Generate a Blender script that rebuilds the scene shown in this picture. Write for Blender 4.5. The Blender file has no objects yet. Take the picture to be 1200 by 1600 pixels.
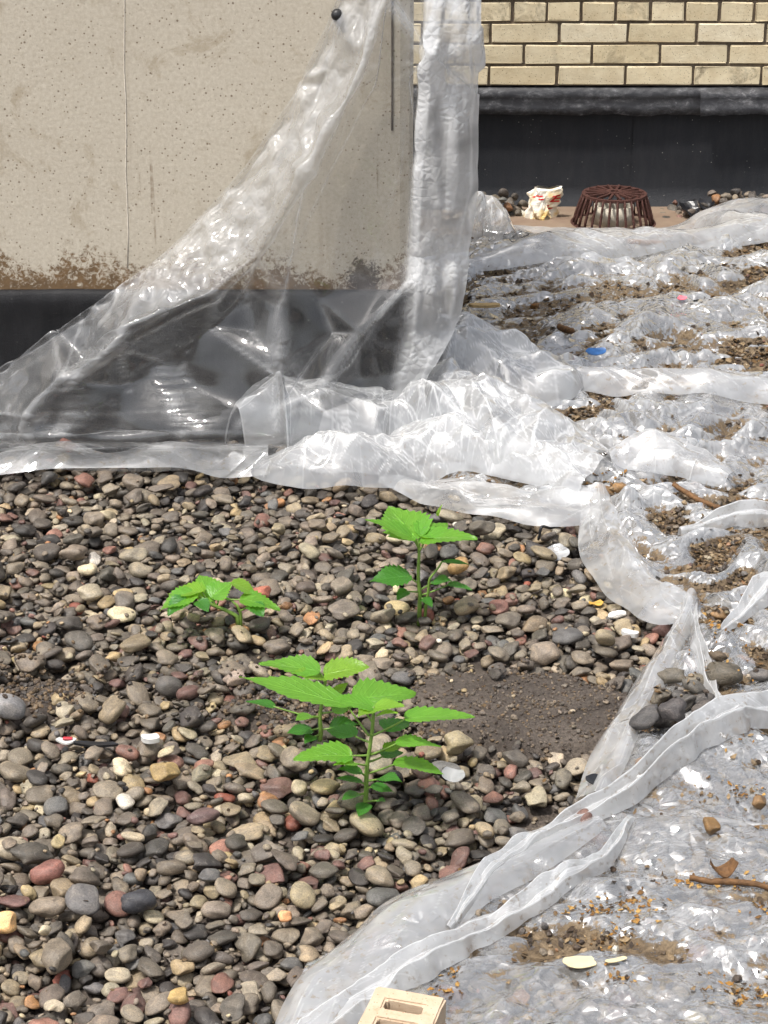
import bpy, math, random
import numpy as np
from mathutils import Vector, Matrix

sc = bpy.context.scene
R = math.radians
rng = np.random.default_rng(11)
random.seed(5)

# ------------------------------------------------------------------ camera, sky, sun, exposure
CAM_H, PITCH, FPX = 1.65, 23.0, 3200.0      # metres above the gravel, degrees down, focal length on a 1600 high frame
cam_d = bpy.data.cameras.new('camera')
cam = bpy.data.objects.new('camera', cam_d)
sc.collection.objects.link(cam)
cam.location = (0, 0, CAM_H)
cam.rotation_euler = (R(90 - PITCH), 0, 0)
cam_d.sensor_fit = 'VERTICAL'
cam_d.sensor_height = 36.0
cam_d.lens = 36.0 * FPX / 1600.0
cam_d.clip_start = 0.05
cam_d.clip_end = 500
sc.camera = cam

SUN_EL, SUN_AZ = 66.0, 232.0                # azimuth clockwise from +Y: the sun stands high, a little behind the camera and to the left
world = bpy.data.worlds.new('World')
sc.world = world
world.use_nodes = True
wn = world.node_tree.nodes
wl = world.node_tree.links
wn.clear()
sky = wn.new('ShaderNodeTexSky')
sky.sky_type = 'NISHITA'
sky.sun_disc = False
sky.sun_elevation = R(SUN_EL)
sky.sun_rotation = R(SUN_AZ)
sky.air_density = 1.0
sky.dust_density = 4.0
sky.ozone_density = 1.0
hsv = wn.new('ShaderNodeHueSaturation')
hsv.inputs['Saturation'].default_value = 0.36      # thin bright cloud
bg = wn.new('ShaderNodeBackground')
bg.inputs['Strength'].default_value = 0.13
wo = wn.new('ShaderNodeOutputWorld')
wl.new(sky.outputs[0], hsv.inputs['Color'])
wl.new(hsv.outputs[0], bg.inputs['Color'])
wl.new(bg.outputs[0], wo.inputs['Surface'])

sun_d = bpy.data.lights.new('sun', 'SUN')
sun_d.energy = 2.4
sun_d.angle = R(4)
sun_d.color = (1.0, 0.96, 0.90)
sun = bpy.data.objects.new('sun', sun_d)
sc.collection.objects.link(sun)
_s = Vector((math.sin(R(SUN_AZ)) * math.cos(R(SUN_EL)), math.cos(R(SUN_AZ)) * math.cos(R(SUN_EL)), math.sin(R(SUN_EL))))
sun.rotation_euler = _s.to_track_quat('Z', 'Y').to_euler()
sun.location = (-3, -3, 6)

vs = sc.view_settings
vs.view_transform = 'Standard'
vs.look = 'None'
vs.exposure = 0.72
vs.gamma = 1.0
vs.use_curve_mapping = False
cy = sc.cycles
cy.use_denoising = True
cy.adaptive_threshold = 0.03
cy.max_bounces = 6
cy.diffuse_bounces = 2
cy.glossy_bounces = 2
cy.transmission_bounces = 4
cy.transparent_max_bounces = 14
cy.caustics_reflective = False
cy.caustics_refractive = False
cy.sample_clamp_indirect = 6.0

# ------------------------------------------------------------------ measuring helpers
def ray_angle(py):
    return R(PITCH) + math.atan((py - 800.0) / FPX)

def F(px, py, Y):
    """the place on the upright plane at distance Y that the photograph's point shows"""
    t = R(PITCH)
    v = (py - 800.0) / FPX
    a = ray_angle(py)
    z = CAM_H - Y * math.tan(a)
    zc = Y * math.cos(t) + (CAM_H - z) * math.sin(t)
    return np.array(((px - 600.0) / FPX * zc, Y, z))

def G(px, py, z=0.0):
    """the place on the level at height z"""
    return F(px, py, (CAM_H - z) / math.tan(ray_angle(py)))

def project(P):
    P = np.asarray(P, float)
    t = R(PITCH)
    dy = P[..., 1]; dz = CAM_H - P[..., 2]
    zc = dy * math.cos(t) + dz * math.sin(t)
    yc = -dy * math.sin(t) + dz * math.cos(t)
    return 600 + FPX * P[..., 0] / zc, 800 + FPX * yc / zc, FPX / zc

# ------------------------------------------------------------------ numpy noise
_T = np.random.default_rng(3).random((512, 512))

def vn(x, y, seed=0):
    """smooth value noise, 0..1"""
    x = np.asarray(x, float) + seed * 17.31
    y = np.asarray(y, float) + seed * 9.77
    xi = np.floor(x).astype(int); yi = np.floor(y).astype(int)
    fx = x - xi; fy = y - yi
    fx = fx * fx * (3 - 2 * fx); fy = fy * fy * (3 - 2 * fy)
    a = _T[xi % 512, yi % 512]; b = _T[(xi + 1) % 512, yi % 512]
    c = _T[xi % 512, (yi + 1) % 512]; d = _T[(xi + 1) % 512, (yi + 1) % 512]
    return (a * (1 - fx) + b * fx) * (1 - fy) + (c * (1 - fx) + d * fx) * fy

def fbm(x, y, seed=0, o=4):
    s = 0; a = 0.5; f = 1.0
    for k in range(o):
        s = s + a * vn(np.asarray(x) * f, np.asarray(y) * f, seed + k); a *= 0.5; f *= 2.03
    return s

def crease(x, y, seed=0):
    """flat facets meeting in sharp creases, 0..1: film that has been crumpled"""
    wx = x + 0.8 * (vn(x * .5, y * .5, seed + 5) - .5) + seed * 17.31
    wy = y + 0.8 * (vn(x * .5, y * .5, seed + 6) - .5) + seed * 9.77
    xi = np.floor(wx).astype(int); yi = np.floor(wy).astype(int)
    fx = wx - xi; fy = wy - yi
    a = _T[xi % 512, yi % 512]; b = _T[(xi + 1) % 512, yi % 512]
    c = _T[xi % 512, (yi + 1) % 512]; d = _T[(xi + 1) % 512, (yi + 1) % 512]
    flip = _T[(xi * 3 + 7) % 512, (yi * 5 + 3) % 512] > 0.5
    t1 = np.where(fx > fy, a + (b - a) * fx + (d - b) * fy, a + (d - c) * fx + (c - a) * fy)
    t2 = np.where(fx + fy < 1, a + (b - a) * fx + (c - a) * fy, d + (c - d) * (1 - fx) + (b - d) * (1 - fy))
    return np.where(flip, t1, t2)

def pleats(x, y, seed, f=8.0, n=7, a0=0.0, spread=math.pi, win=2.5):
    """long straight sharp folds in several directions, each dying out here and there; about unit slope"""
    r = np.random.default_rng(seed); z = 0 * x
    for k in range(n):
        an = a0 + (r.random() - .5) * spread; fk = f * r.uniform(.55, 1.9)
        u_ = x * math.cos(an) + y * math.sin(an); w_ = -x * math.sin(an) + y * math.cos(an)
        t_ = u_ * fk + 1.3 * vn(u_ * fk * .6, w_ * fk * .06, seed + k) + .7 * (vn(x * fk * .12, y * fk * .12, seed + k + 40) - .5) + r.random() * 9
        tri = np.abs(2 * (t_ - np.floor(t_)) - 1) / (2 * fk)
        z = z + tri * sm(.42, .62, vn(x * win + r.random() * 50, y * win + r.random() * 50, seed + k + 80))
    return z

def sm(a, b, x):
    t = np.clip((np.asarray(x, float) - a) / (b - a), 0, 1)
    return t * t * (3 - 2 * t)

# ------------------------------------------------------------------ object helpers
COL = sc.collection

def mesh_np(name, V, Fc, smooth=True):
    """a mesh from vertex array and a face array (all triangles or all quads) or a list of faces"""
    me = bpy.data.meshes.new(name)
    V = np.ascontiguousarray(V, dtype=np.float32).reshape(-1, 3)
    if isinstance(Fc, np.ndarray):
        k = Fc.shape[1]; n = Fc.shape[0]
        me.vertices.add(len(V)); me.vertices.foreach_set('co', V.ravel())
        me.loops.add(n * k); me.loops.foreach_set('vertex_index', np.ascontiguousarray(Fc, dtype=np.int32).ravel())
        me.polygons.add(n); me.polygons.foreach_set('loop_start', np.arange(0, n * k, k, dtype=np.int32))
    else:
        me.from_pydata([tuple(v) for v in V.tolist()], [], [tuple(f) for f in Fc])
    me.update(calc_edges=True)
    me.polygons.foreach_set('use_smooth', np.full(len(me.polygons), smooth, dtype=bool))
    return me

def link(name, me, mat=None, parent=None, loc=None, label=None, cat=None, group=None, kind=None):
    o = bpy.data.objects.new(name, me)
    COL.objects.link(o)
    if mat is not None and me is not None and not me.materials:
        me.materials.append(mat)
    if parent is not None:
        o.parent = parent
    if loc is not None:
        o.location = loc
    if label: o['label'] = label
    if cat: o['category'] = cat
    if group: o['group'] = group
    if kind: o['kind'] = kind
    return o

def thing(name, label, cat, loc=(0, 0, 0), group=None):
    return link(name, None, loc=loc, label=label, cat=cat, group=group)

def quads(nv, nu, wrap=False):
    i = np.arange(nv * nu).reshape(nv, nu)
    if wrap:
        j = np.roll(i, -1, axis=1)
        return np.stack([i[:-1], j[:-1], j[1:], i[1:]], -1).reshape(-1, 4)
    return np.stack([i[:-1, :-1], i[:-1, 1:], i[1:, 1:], i[1:, :-1]], -1).reshape(-1, 4)

def join(parts):
    """several (V, F) with equal face sizes into one"""
    Vs, Fs, n = [], [], 0
    for V, Fc in parts:
        Vs.append(V); Fs.append(Fc + n); n += len(V)
    return np.concatenate(Vs), np.concatenate(Fs)

def tube(path, rad, n=8, caps=True):
    P = np.asarray(path, float); m = len(P)
    rad = np.broadcast_to(np.asarray(rad, float), (m,))
    T = np.gradient(P, axis=0); T /= np.linalg.norm(T, axis=1)[:, None] + 1e-12
    ref = np.array((0, 0, 1.0)) if abs(T[:, 2]).mean() < 0.8 else np.array((1.0, 0, 0))
    A = np.cross(T, ref); A /= np.linalg.norm(A, axis=1)[:, None] + 1e-12
    B = np.cross(T, A)
    an = np.arange(n) * 2 * math.pi / n
    V = P[:, None] + rad[:, None, None] * (np.cos(an)[None, :, None] * A[:, None] + np.sin(an)[None, :, None] * B[:, None])
    V = V.reshape(-1, 3); Q = quads(m, n, True)
    if caps:
        V = np.concatenate([V, P[:1], P[-1:]])
        i = np.arange(n); j = (i + 1) % n
        c0 = np.stack([np.full(n, m * n), j, i, i], -1); b = (m - 1) * n
        # caps as degenerate-free triangles are kept as quads through the centre pairs
        c0 = np.array([[m * n, (k + 2) % n, (k + 1) % n, k] for k in range(0, n, 2)])
        c1 = np.array([[m * n + 1, b + k, b + (k + 1) % n, b + (k + 2) % n] for k in range(0, n, 2)])
        Q = np.concatenate([Q, c0, c1])
    return V, Q

def box(cx, cy_, cz, sx, sy, sz, bev=0.0):
    """a box with optionally chamfered edges (V, list of faces)"""
    import bmesh
    bm = bmesh.new()
    bmesh.ops.create_cube(bm, size=1)
    for v in bm.verts:
        v.co = (cx + v.co.x * sx, cy_ + v.co.y * sy, cz + v.co.z * sz)
    if bev:
        bmesh.ops.bevel(bm, geom=bm.edges[:], offset=bev, segments=2, affect='EDGES', profile=0.6)
    bm.verts.index_update()
    V = np.array([v.co[:] for v in bm.verts]); Fc = [[v.index for v in f.verts] for f in bm.faces]
    bm.free()
    return V, Fc

# ------------------------------------------------------------------ material helpers
def lin(r, g, b):
    f = lambda c: c / 12.92 if c <= 0.04045 else ((c + 0.055) / 1.055) ** 2.4
    return (f(r / 255), f(g / 255), f(b / 255), 1.0)

class MT:
    def __init__(s, name):
        s.m = bpy.data.materials.new(name); s.m.use_nodes = True
        s.nt = s.m.node_tree; s.nt.nodes.clear()
        s.out = s.nt.nodes.new('ShaderNodeOutputMaterial')
    def n(s, t, ins=None, **kw):
        nd = s.nt.nodes.new('ShaderNode' + t)
        for k, v in kw.items(): setattr(nd, k, v)
        for k, v in (ins or {}).items(): s.set(nd.inputs[k], v)
        return nd
    def set(s, sock, v):
        if isinstance(v, bpy.types.NodeSocket): s.nt.links.new(v, sock)
        elif isinstance(v, bpy.types.Node): s.nt.links.new(v.outputs[0], sock)
        else: sock.default_value = v
    def math(s, op, a, b=0.0, clamp=False):
        nd = s.n('Math', operation=op, use_clamp=clamp); s.set(nd.inputs[0], a); s.set(nd.inputs[1], b); return nd.outputs[0]
    def coord(s, which='Object'):
        return s.n('TexCoord').outputs[which]
    def mapping(s, vec, scale=(1, 1, 1), loc=(0, 0, 0)):
        return s.n('Mapping', {'Vector': vec, 'Scale': scale, 'Location': loc}).outputs[0]
    def noise(s, vec, scale, detail=4, rough=0.55, dist=0.0):
        return s.n('TexNoise', {'Vector': vec, 'Scale': scale, 'Detail': detail, 'Roughness': rough, 'Distortion': dist}).outputs[0]
    def vor(s, vec, scale, feature='F1', rnd=1.0, out='Distance'):
        nd = s.n('TexVoronoi', {'Vector': vec, 'Scale': scale, 'Randomness': rnd}, feature=feature); return nd.outputs[out]
    def ramp(s, fac, stops, interp='LINEAR'):
        nd = s.n('ValToRGB', {'Fac': fac}); cr = nd.color_ramp; cr.interpolation = interp
        while len(cr.elements) > 1: cr.elements.remove(cr.elements[-1])
        for i, (p, c) in enumerate(stops):
            e = cr.elements[0] if i == 0 else cr.elements.new(p)
            e.position = p
            e.color = c if isinstance(c, tuple) else (c, c, c, 1)
        return nd.outputs[0]
    def mix(s, fac, a, b, mode='MIX'):
        nd = s.n('Mix', data_type='RGBA', blend_type=mode); s.set(nd.inputs[0], fac); s.set(nd.inputs[6], a); s.set(nd.inputs[7], b); return nd.outputs[2]
    def bump(s, h, strength=0.5, dist=0.01, normal=None):
        nd = s.n('Bump', {'Height': h, 'Strength': strength, 'Distance': dist})
        if normal is not None: s.set(nd.inputs['Normal'], normal)
        return nd.outputs[0]
    def pbr(s, color, rough=0.7, normal=None, spec=0.5, metal=0.0, **kw):
        nd = s.n('BsdfPrincipled', {'Base Color': color, 'Roughness': rough, 'Metallic': metal, 'Specular IOR Level': spec})
        for k, v in kw.items(): s.set(nd.inputs[k.replace('_', ' ')], v)
        if normal is not None: s.set(nd.inputs['Normal'], normal)
        return nd.outputs[0]
    def done(s, shader):
        s.set(s.out.inputs['Surface'], shader); return s.m

def plain(name, col, rough=0.6, bump=0.0, scale=80.0, var=0.25, metal=0.0, spec=0.5):
    t = MT(name); c = t.coord()
    nz = t.noise(c, scale)
    cc = t.mix(t.ramp(nz, [(0.3, 0.0), (0.7, 1.0)]), tuple(x * (1 - var) for x in col[:3]) + (1,), tuple(min(1, x * (1 + var)) for x in col[:3]) + (1,))
    nr = t.bump(nz, bump, 0.004) if bump else None
    return t.done(t.pbr(cc, rough, nr, spec, metal))

# ================================================================== THE SETTING
# ------------------------------------------------------------------ materials of the setting
def stone_material(name, per_object):
    t = MT(name)
    if per_object:
        oi = t.n('ObjectInfo'); base = oi.outputs['Color']; c0 = t.coord('Object')
        sh = t.n('Vector' + 'Math', operation='ADD'); t.set(sh.inputs[0], c0)
        cb = t.n('CombineXYZ'); t.set(cb.inputs[0], t.math('MULTIPLY', oi.outputs['Random'], 37.0)); t.set(sh.inputs[1], cb.outputs[0])
        c = t.mapping(sh.outputs[0], (0.02, 0.02, 0.02))
    else:
        base = t.n('Attribute', attribute_name='tint').outputs['Color']; c = t.coord('Object')
    big = t.noise(c, 45, 3, 0.6, 0.6)
    fine = t.noise(c, 420, 3, 0.7)
    vein = t.math('ABSOLUTE', t.math('SUBTRACT', t.noise(c, 30, 3, 0.5, 1.2), 0.5))
    veinm = t.ramp(vein, [(0.0, 1.0), (0.012, 0.0)])
    col = t.mix(1.0, base, t.ramp(big, [(0.25, (0.55, 0.54, 0.53, 1)), (0.5, (1.0, 1.0, 1.0, 1)), (0.75, (1.5, 1.44, 1.34, 1))]), 'MULTIPLY')
    col = t.mix(1.0, col, t.ramp(fine, [(0.3, (0.62, 0.62, 0.62, 1)), (0.7, (1.35, 1.34, 1.32, 1))]), 'MULTIPLY')
    col = t.mix(t.math('MULTIPLY', veinm, 0.20), col, (0.42, 0.38, 0.32, 1))
    h = t.math('ADD', t.math('MULTIPLY', fine, 0.6), big)
    rough = t.ramp(big, [(0.3, 0.42), (0.7, 0.68)])
    return t.done(t.pbr(col, rough, t.bump(h, 0.55, 0.003), 0.45))

M_STONE = stone_material('pebble_stone', True)
M_GRAVEL = stone_material('gravel_stone', False)

t = MT('wet_silt'); c = t.coord()
big = t.noise(c, 7, 5, 0.6, 0.4); fine = t.noise(c, 160, 6, 0.7)
col = t.mix(t.ramp(big, [(0.35, 0.0), (0.65, 1.0)]), lin(66, 58, 52), lin(108, 98, 89))
col = t.mix(t.ramp(fine, [(0.35, 0.75), (0.6, 0.0)]), col, lin(46, 38, 32))
col = t.mix(t.ramp(t.vor(c, 190), [(0.05, 0.5), (0.2, 0.0)]), col, lin(128, 112, 96))
M_SOIL = t.done(t.pbr(col, t.ramp(big, [(0.3, 0.55), (0.7, 0.9)]), t.bump(fine, 0.9, 0.006), 0.4))

t = MT('roof_deck'); c = t.coord()
M_DECK = t.done(t.pbr(t.mix(t.noise(c, 60, 6, 0.7), lin(70, 62, 56), lin(120, 110, 100)), 0.9, t.bump(t.noise(c, 120, 6), 0.8, 0.01)))

t = MT('stucco_concrete'); c = t.coord()
xyz = t.n('SeparateXYZ', {0: c})
soft = t.noise(c, 3.5, 5, 0.6)
grain = t.noise(c, 120, 5, 0.7)
speck = t.vor(c, 85); speck2 = t.vor(t.mapping(c, loc=(3.3, 1.2, 0.4)), 36)
keep = t.ramp(t.noise(c, 30, 2), [(0.38, 0.0), (0.52, 1.0)])
col = t.mix(soft, lin(192, 183, 167), lin(210, 202, 186))
col = t.mix(t.ramp(grain, [(0.35, 0.0), (0.66, 0.45)]), col, lin(160, 147, 126))
col = t.mix(t.ramp(t.noise(c, 260, 3, 0.6), [(0.58, 0.0), (0.68, 0.5)]), col, lin(206, 198, 182))
col = t.mix(t.math('MULTIPLY', t.ramp(speck, [(0.11, 0.75), (0.19, 0.0)]), keep), col, lin(96, 76, 52))
col = t.mix(t.ramp(speck2, [(0.05, 0.75), (0.11, 0.0)]), col, lin(84, 62, 40))
streak = t.noise(t.mapping(c, (14, 14, 0.5)), 1.0, 4, 0.6)
col = t.mix(t.ramp(streak, [(0.58, 0.0), (0.75, 0.45)]), col, lin(128, 108, 84))
drip = t.noise(t.mapping(c, (30, 30, 1.1), (2.2, 0, .7)), 1.0, 3, .6)
dm = t.math('MULTIPLY', t.ramp(drip, [(.66, 0.), (.72, .8)]), t.ramp(t.noise(c, 40, 3), [(.4, 0.), (.6, 1.)]))
col = t.mix(dm, col, lin(104, 78, 50))
col = t.mix(t.math('MULTIPLY', t.ramp(t.noise(c, 8, 5, .7, 1.), [(.56, 0.), (.66, 1.)]), .4), col, lin(146, 128, 100))
# brown growth creeping up from the lower edge of the render (z 0.355)
up = t.math('SUBTRACT', xyz.outputs[2], 0.352)
reach = t.math('MULTIPLY', t.math('ADD', t.noise(t.mapping(c, (6, 6, 2)), 1.0, 3), -0.22), 0.40)
frac = t.math('DIVIDE', up, t.math('MAXIMUM', reach, 0.012))
blot = t.noise(c, 95, 6, 0.72, 0.5)
m = t.math('MULTIPLY', t.ramp(t.math('SUBTRACT', blot, t.math('MULTIPLY', frac, 0.30)), [(0.30, 0.0), (0.44, 1.0)]), t.ramp(frac, [(0.6, 1.0), (1.4, 0.0)]))
col = t.mix(t.math('MULTIPLY', m, 0.9), col, t.mix(t.noise(c, 40, 3), lin(58, 42, 26), lin(128, 94, 52)))
dp = t.n('VectorMath', operation='DISTANCE'); t.set(dp.inputs[0], t.mapping(c, (1, 0, .8))); dp.inputs[1].default_value = (-.045, 0, .303)
sm_ = t.math('SUBTRACT', t.math('ADD', blot, .12), t.math('MULTIPLY', dp.outputs['Value'], 11.0))
col = t.mix(t.math('MULTIPLY', t.ramp(sm_, [(.18, 0.), (.34, 1.)]), .85), col, lin(56, 42, 32))
M_STUCCO = t.done(t.pbr(col, 0.9, t.bump(t.math('ADD', grain, t.math('MULTIPLY', speck, 0.4)), 0.2, 0.003), 0.25))

def felt(name, a, b, spots=0.5):
    t = MT(name); c = t.coord()
    n1 = t.noise(c, 5, 5, 0.6); n2 = t.noise(c, 260, 4, 0.7)
    col = t.mix(n1, a, b)
    weave = t.noise(t.mapping(c, (40, 40, 8)), 1.0, 5, 0.7)
    col = t.mix(t.ramp(weave, [(0.45, 0.0), (0.8, 0.4)]), col, lin(56, 56, 58))
    sp = t.math('MULTIPLY', t.ramp(t.vor(c, 60), [(0.06, 1.0), (0.12, 0.0)]), t.ramp(t.noise(c, 14, 2), [(0.5, 0.0), (0.6, spots)]))
    col = t.mix(sp, col, lin(150, 146, 138))
    return t.done(t.pbr(col, t.ramp(n1, [(0.3, 0.55), (0.7, 0.75)]), t.bump(t.math('ADD', n2, weave), 0.5, 0.004), 0.35))
M_FELT = felt('bitumen_felt', lin(17, 17, 19), lin(30, 30, 33))
M_FELT2 = felt('bitumen_felt_wall', lin(24, 25, 29), lin(38, 40, 45), 0.9)

t = MT('lead_flashing'); c = t.coord()
n1 = t.noise(t.mapping(c, (1, 1, 2)), 26, 6, 0.72, 0.3); n2 = t.noise(c, 90, 4)
col = t.mix(t.ramp(n1, [(0.45, 0.0), (0.58, 0.3), (0.66, 1.0)]), lin(46, 46, 49), lin(112, 112, 114))
col = t.mix(t.ramp(t.noise(c, 40, 4, 0.7), [(0.55, 0.0), (0.68, 0.7)]), col, lin(40, 40, 44))
M_LEAD = t.done(t.pbr(col, t.ramp(n1, [(0.3, 0.35), (0.7, 0.6)]), t.bump(t.math('ADD', n1, t.math('MULTIPLY', n2, 0.4)), 0.15, 0.005), 0.4, 0.0))

t = MT('cream_brick'); c = t.coord(); oi = t.n('ObjectInfo')
off = t.n('VectorMath', operation='ADD'); t.set(off.inputs[0], c)
cb = t.n('CombineXYZ'); t.set(cb.inputs[0], t.math('MULTIPLY', oi.outputs['Random'], 50.0)); t.set(off.inputs[1], cb.outputs[0])
c = off.outputs[0]
tone = t.ramp(oi.outputs['Random'], [(0.0, lin(216, 201, 168)), (0.35, lin(230, 217, 186)), (0.7, lin(222, 207, 172)), (1.0, lin(234, 223, 196))])
col = t.mix(t.ramp(t.noise(c, 22, 5, 0.65), [(0.35, 0.0), (0.7, 0.45)]), tone, lin(186, 163, 122))
col = t.mix(t.ramp(t.vor(c, 120), [(0.08, 0.85), (0.2, 0.0)]), col, lin(110, 86, 56))
grime = t.math('MULTIPLY', t.ramp(t.noise(c, 16, 5, 0.7, 0.5), [(0.48, 0.0), (0.66, 1.0)]), t.ramp(t.math('FRACT', t.math('MULTIPLY', oi.outputs['Random'], 7.31)), [(0.70, 0.06), (0.97, 0.75)]))
col = t.mix(grime, col, lin(92, 78, 58))
M_BRICK = t.done(t.pbr(col, 0.85, t.bump(t.noise(c, 130, 5, 0.7), 0.4, 0.004), 0.3))
M_MORTAR = plain('grey_mortar', lin(112, 100, 86), 0.95, 0.6, 120, 0.25)
M_COPING = plain('coping_stone', lin(170, 162, 148), 0.9, 0.4, 60, 0.15)

t = MT('rusty_membrane'); c = t.coord()
col = t.mix(t.noise(c, 12, 5, 0.6), lin(104, 78, 64), lin(148, 132, 112))
M_RUSTDECK = t.done(t.pbr(col, 0.8, t.bump(t.noise(c, 90, 5), 0.4, 0.003)))

# ------------------------------------------------------------------ layout of the gravel and of the bare silt
BLOCK_Y = 4.30
WALL_Y = 6.43
RES = 0.003
X0, X1, Y0, Y1 = -1.30, 1.52, 1.85, 6.46
NX = int((X1 - X0) / RES); NY = int((Y1 - Y0) / RES)
gx = X0 + (np.arange(NX) + .5) * RES
gy = Y0 + (np.arange(NY) + .5) * RES
GX, GY = np.meshgrid(gx, gy)                 # index [iy, ix]
mud_c = G(835, 1090)

def mud(x, y):
    """0..1, how bare the silt lies"""
    n = (fbm(np.asarray(x) * 9, np.asarray(y) * 9, 4) - .47)
    d = np.hypot((x - mud_c[0]) / 0.235, (y - mud_c[1]) / 0.150) + n * 1.1
    m1 = 1 - sm(0.78, 1.05, d)
    a = G(30, 1065); d2 = np.hypot((x - a[0]) / 0.10, (y - a[1]) / 0.07) + n * 1.6
    b = G(450, 1085); d3 = np.hypot((x - b[0]) / 0.10, (y - b[1]) / 0.06) + n * 1.6
    return np.maximum(m1, np.maximum(0.6 * (1 - sm(.7, 1.1, d2)), 0.6 * (1 - sm(.7, 1.1, d3))))

HM = (-0.054 + 0.018 * (fbm(GX * 5, GY * 5, 2) - .5) + 0.004 * (fbm(GX * 40, GY * 40, 7) - .5))
HM = HM + 0.042 * mud(GX, GY)
HM = np.where(GY > 6.12, np.maximum(HM, -.020 + .006 * fbm(GX * 20, GY * 20, 3)), HM)
SOIL = HM.copy()

def hs(x, y, H=None):
    H = HM if H is None else H
    fx = np.clip((np.asarray(x) - X0) / RES - .5, 0, NX - 1.001); fy = np.clip((np.asarray(y) - Y0) / RES - .5, 0, NY - 1.001)
    ix = fx.astype(int); iy = fy.astype(int); ax = fx - ix; ay = fy - iy
    return (H[iy, ix] * (1 - ax) + H[iy, ix + 1] * ax) * (1 - ay) + (H[iy + 1, ix] * (1 - ax) + H[iy + 1, ix + 1] * ax) * ay

# left edge of the sheet that lies on the gravel, traced on the ground
EDGE_PX = [(440, 1660), (452, 1590), (480, 1512), (555, 1465), (640, 1418), (780, 1345), (900, 1292), (922, 1245), (962, 1180), (992, 1110), (1020, 1050),
           (1062, 978), (1040, 966), (992, 940), (955, 900), (934, 850), (926, 806), (860, 800), (760, 778), (690, 755), (640, 735)]
EDGE = np.array([G(a, b)[:2] for a, b in EDGE_PX])
_o = np.argsort(EDGE[:, 1]); EDGE = EDGE[_o]

def edge_x(y):
    return np.interp(y, np.r_[EDGE[:, 1], 4.32, 4.5, 6.5], np.r_[EDGE[:, 0], 0.05, 0.08, 0.10])

# ------------------------------------------------------------------ pebbles: each one dropped on those already lying there
STONES = []     # x y z, a b c, rotation matrix, kind

def rotm(ax, ay, az):
    return np.array((Matrix.Rotation(ax, 3, 'X') @ Matrix.Rotation(ay, 3, 'Y') @ Matrix.Rotation(az, 3, 'Z')))

def drop(x, y, a, b, c, yaw, tiltj=0.12, K=5, wob=0.02):
    best = None
    n = int(a / RES) + 1
    off = np.arange(-n, n + 1) * RES
    DX, DY = np.meshgrid(off, off)
    cs, sn = math.cos(yaw), math.sin(yaw)
    q = ((DX * cs + DY * sn) / a) ** 2 + ((-DX * sn + DY * cs) / b) ** 2
    ins = q < 0.97
    zb = c * np.sqrt(np.clip(1 - q, 0, 1))
    for k in range(K):
        xx = x + (random.uniform(-wob, wob) if k else 0); yy = y + (random.uniform(-wob, wob) if k else 0)
        ix = int((xx - X0) / RES); iy = int((yy - Y0) / RES)
        if ix - n < 0 or iy - n < 0 or ix + n + 1 > NX or iy + n + 1 > NY: continue
        Hp = HM[iy - n:iy + n + 1, ix - n:ix + n + 1]
        z = (Hp + zb)[ins].max()
        if best is None or z < best[0]: best = (z, ix, iy)
    if best is None: return None
    z, ix, iy = best
    Hp = HM[iy - n:iy + n + 1, ix - n:ix + n + 1]
    hm_ = Hp[ins]; dx = DX[ins]; dy = DY[ins]
    hc = hm_ - hm_.mean()
    sx = np.clip((hc * dx).sum() / ((dx * dx).sum() + 1e-9), -.5, .5); sy = np.clip((hc * dy).sum() / ((dy * dy).sum() + 1e-9), -.5, .5)
    Rm = rotm(math.atan(sy) * .8 + random.gauss(0, tiltj), -math.atan(sx) * .8 + random.gauss(0, tiltj), 0) @ rotm(0, 0, yaw)
    Pm = Rm @ np.diag((1 / a ** 2, 1 / b ** 2, 1 / c ** 2)) @ Rm.T
    A = Pm[2, 2]; B = Pm[0, 2] * DX + Pm[1, 2] * DY
    C = Pm[0, 0] * DX ** 2 + 2 * Pm[0, 1] * DX * DY + Pm[1, 1] * DY ** 2 - 1
    D = B * B - A * C
    ok = D > 0
    sq = np.sqrt(np.where(ok, D, 0))
    lo = (-B - sq) / A; hi = (-B + sq) / A
    z = (Hp - lo)[ok].max() - 0.06 * c
    HM[iy - n:iy + n + 1, ix - n:ix + n + 1] = np.where(ok, np.maximum(Hp, z + hi), Hp)
    STONES.append((gx[ix], gy[iy], z, a, b, c, Rm, 0))
    return len(STONES) - 1

def field(n, alo, ahi, avg, K, soft_mask=1.0, flat=(.42, .68), tiltj=.14, wob=.02, mudkeep=0.0):
    made = 0
    while made < n:
        y = 1.95 + (4.26 - 1.95) * random.random()
        half = 0.50 + (y - 2.19) * 0.19
        xl = -half - 0.28; xr = half + 0.12
        x = random.uniform(xl, xr)
        made += 1
        if random.random() < float(mud(x, y)) * soft_mask - mudkeep: continue
        a = min(ahi, max(alo, random.lognormvariate(math.log(avg), .30)))
        b = a * random.uniform(.62, .95); c = a * random.uniform(*flat)
        drop(x, y, a, b, min(c, b * .85), random.uniform(0, math.pi), tiltj, K, wob)

FL = (.30, .56)
field(1900, .006, .015, .0095, 3, 1.2, FL)
field(7600, .007, .0225, .0128, 6, 1.6, FL)
field(1700, .0135, .029, .0178, 10, 1.9, FL, wob=.03)
field(3400, .0035, .008, .0052, 5, 0.45, mudkeep=.05)

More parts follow.
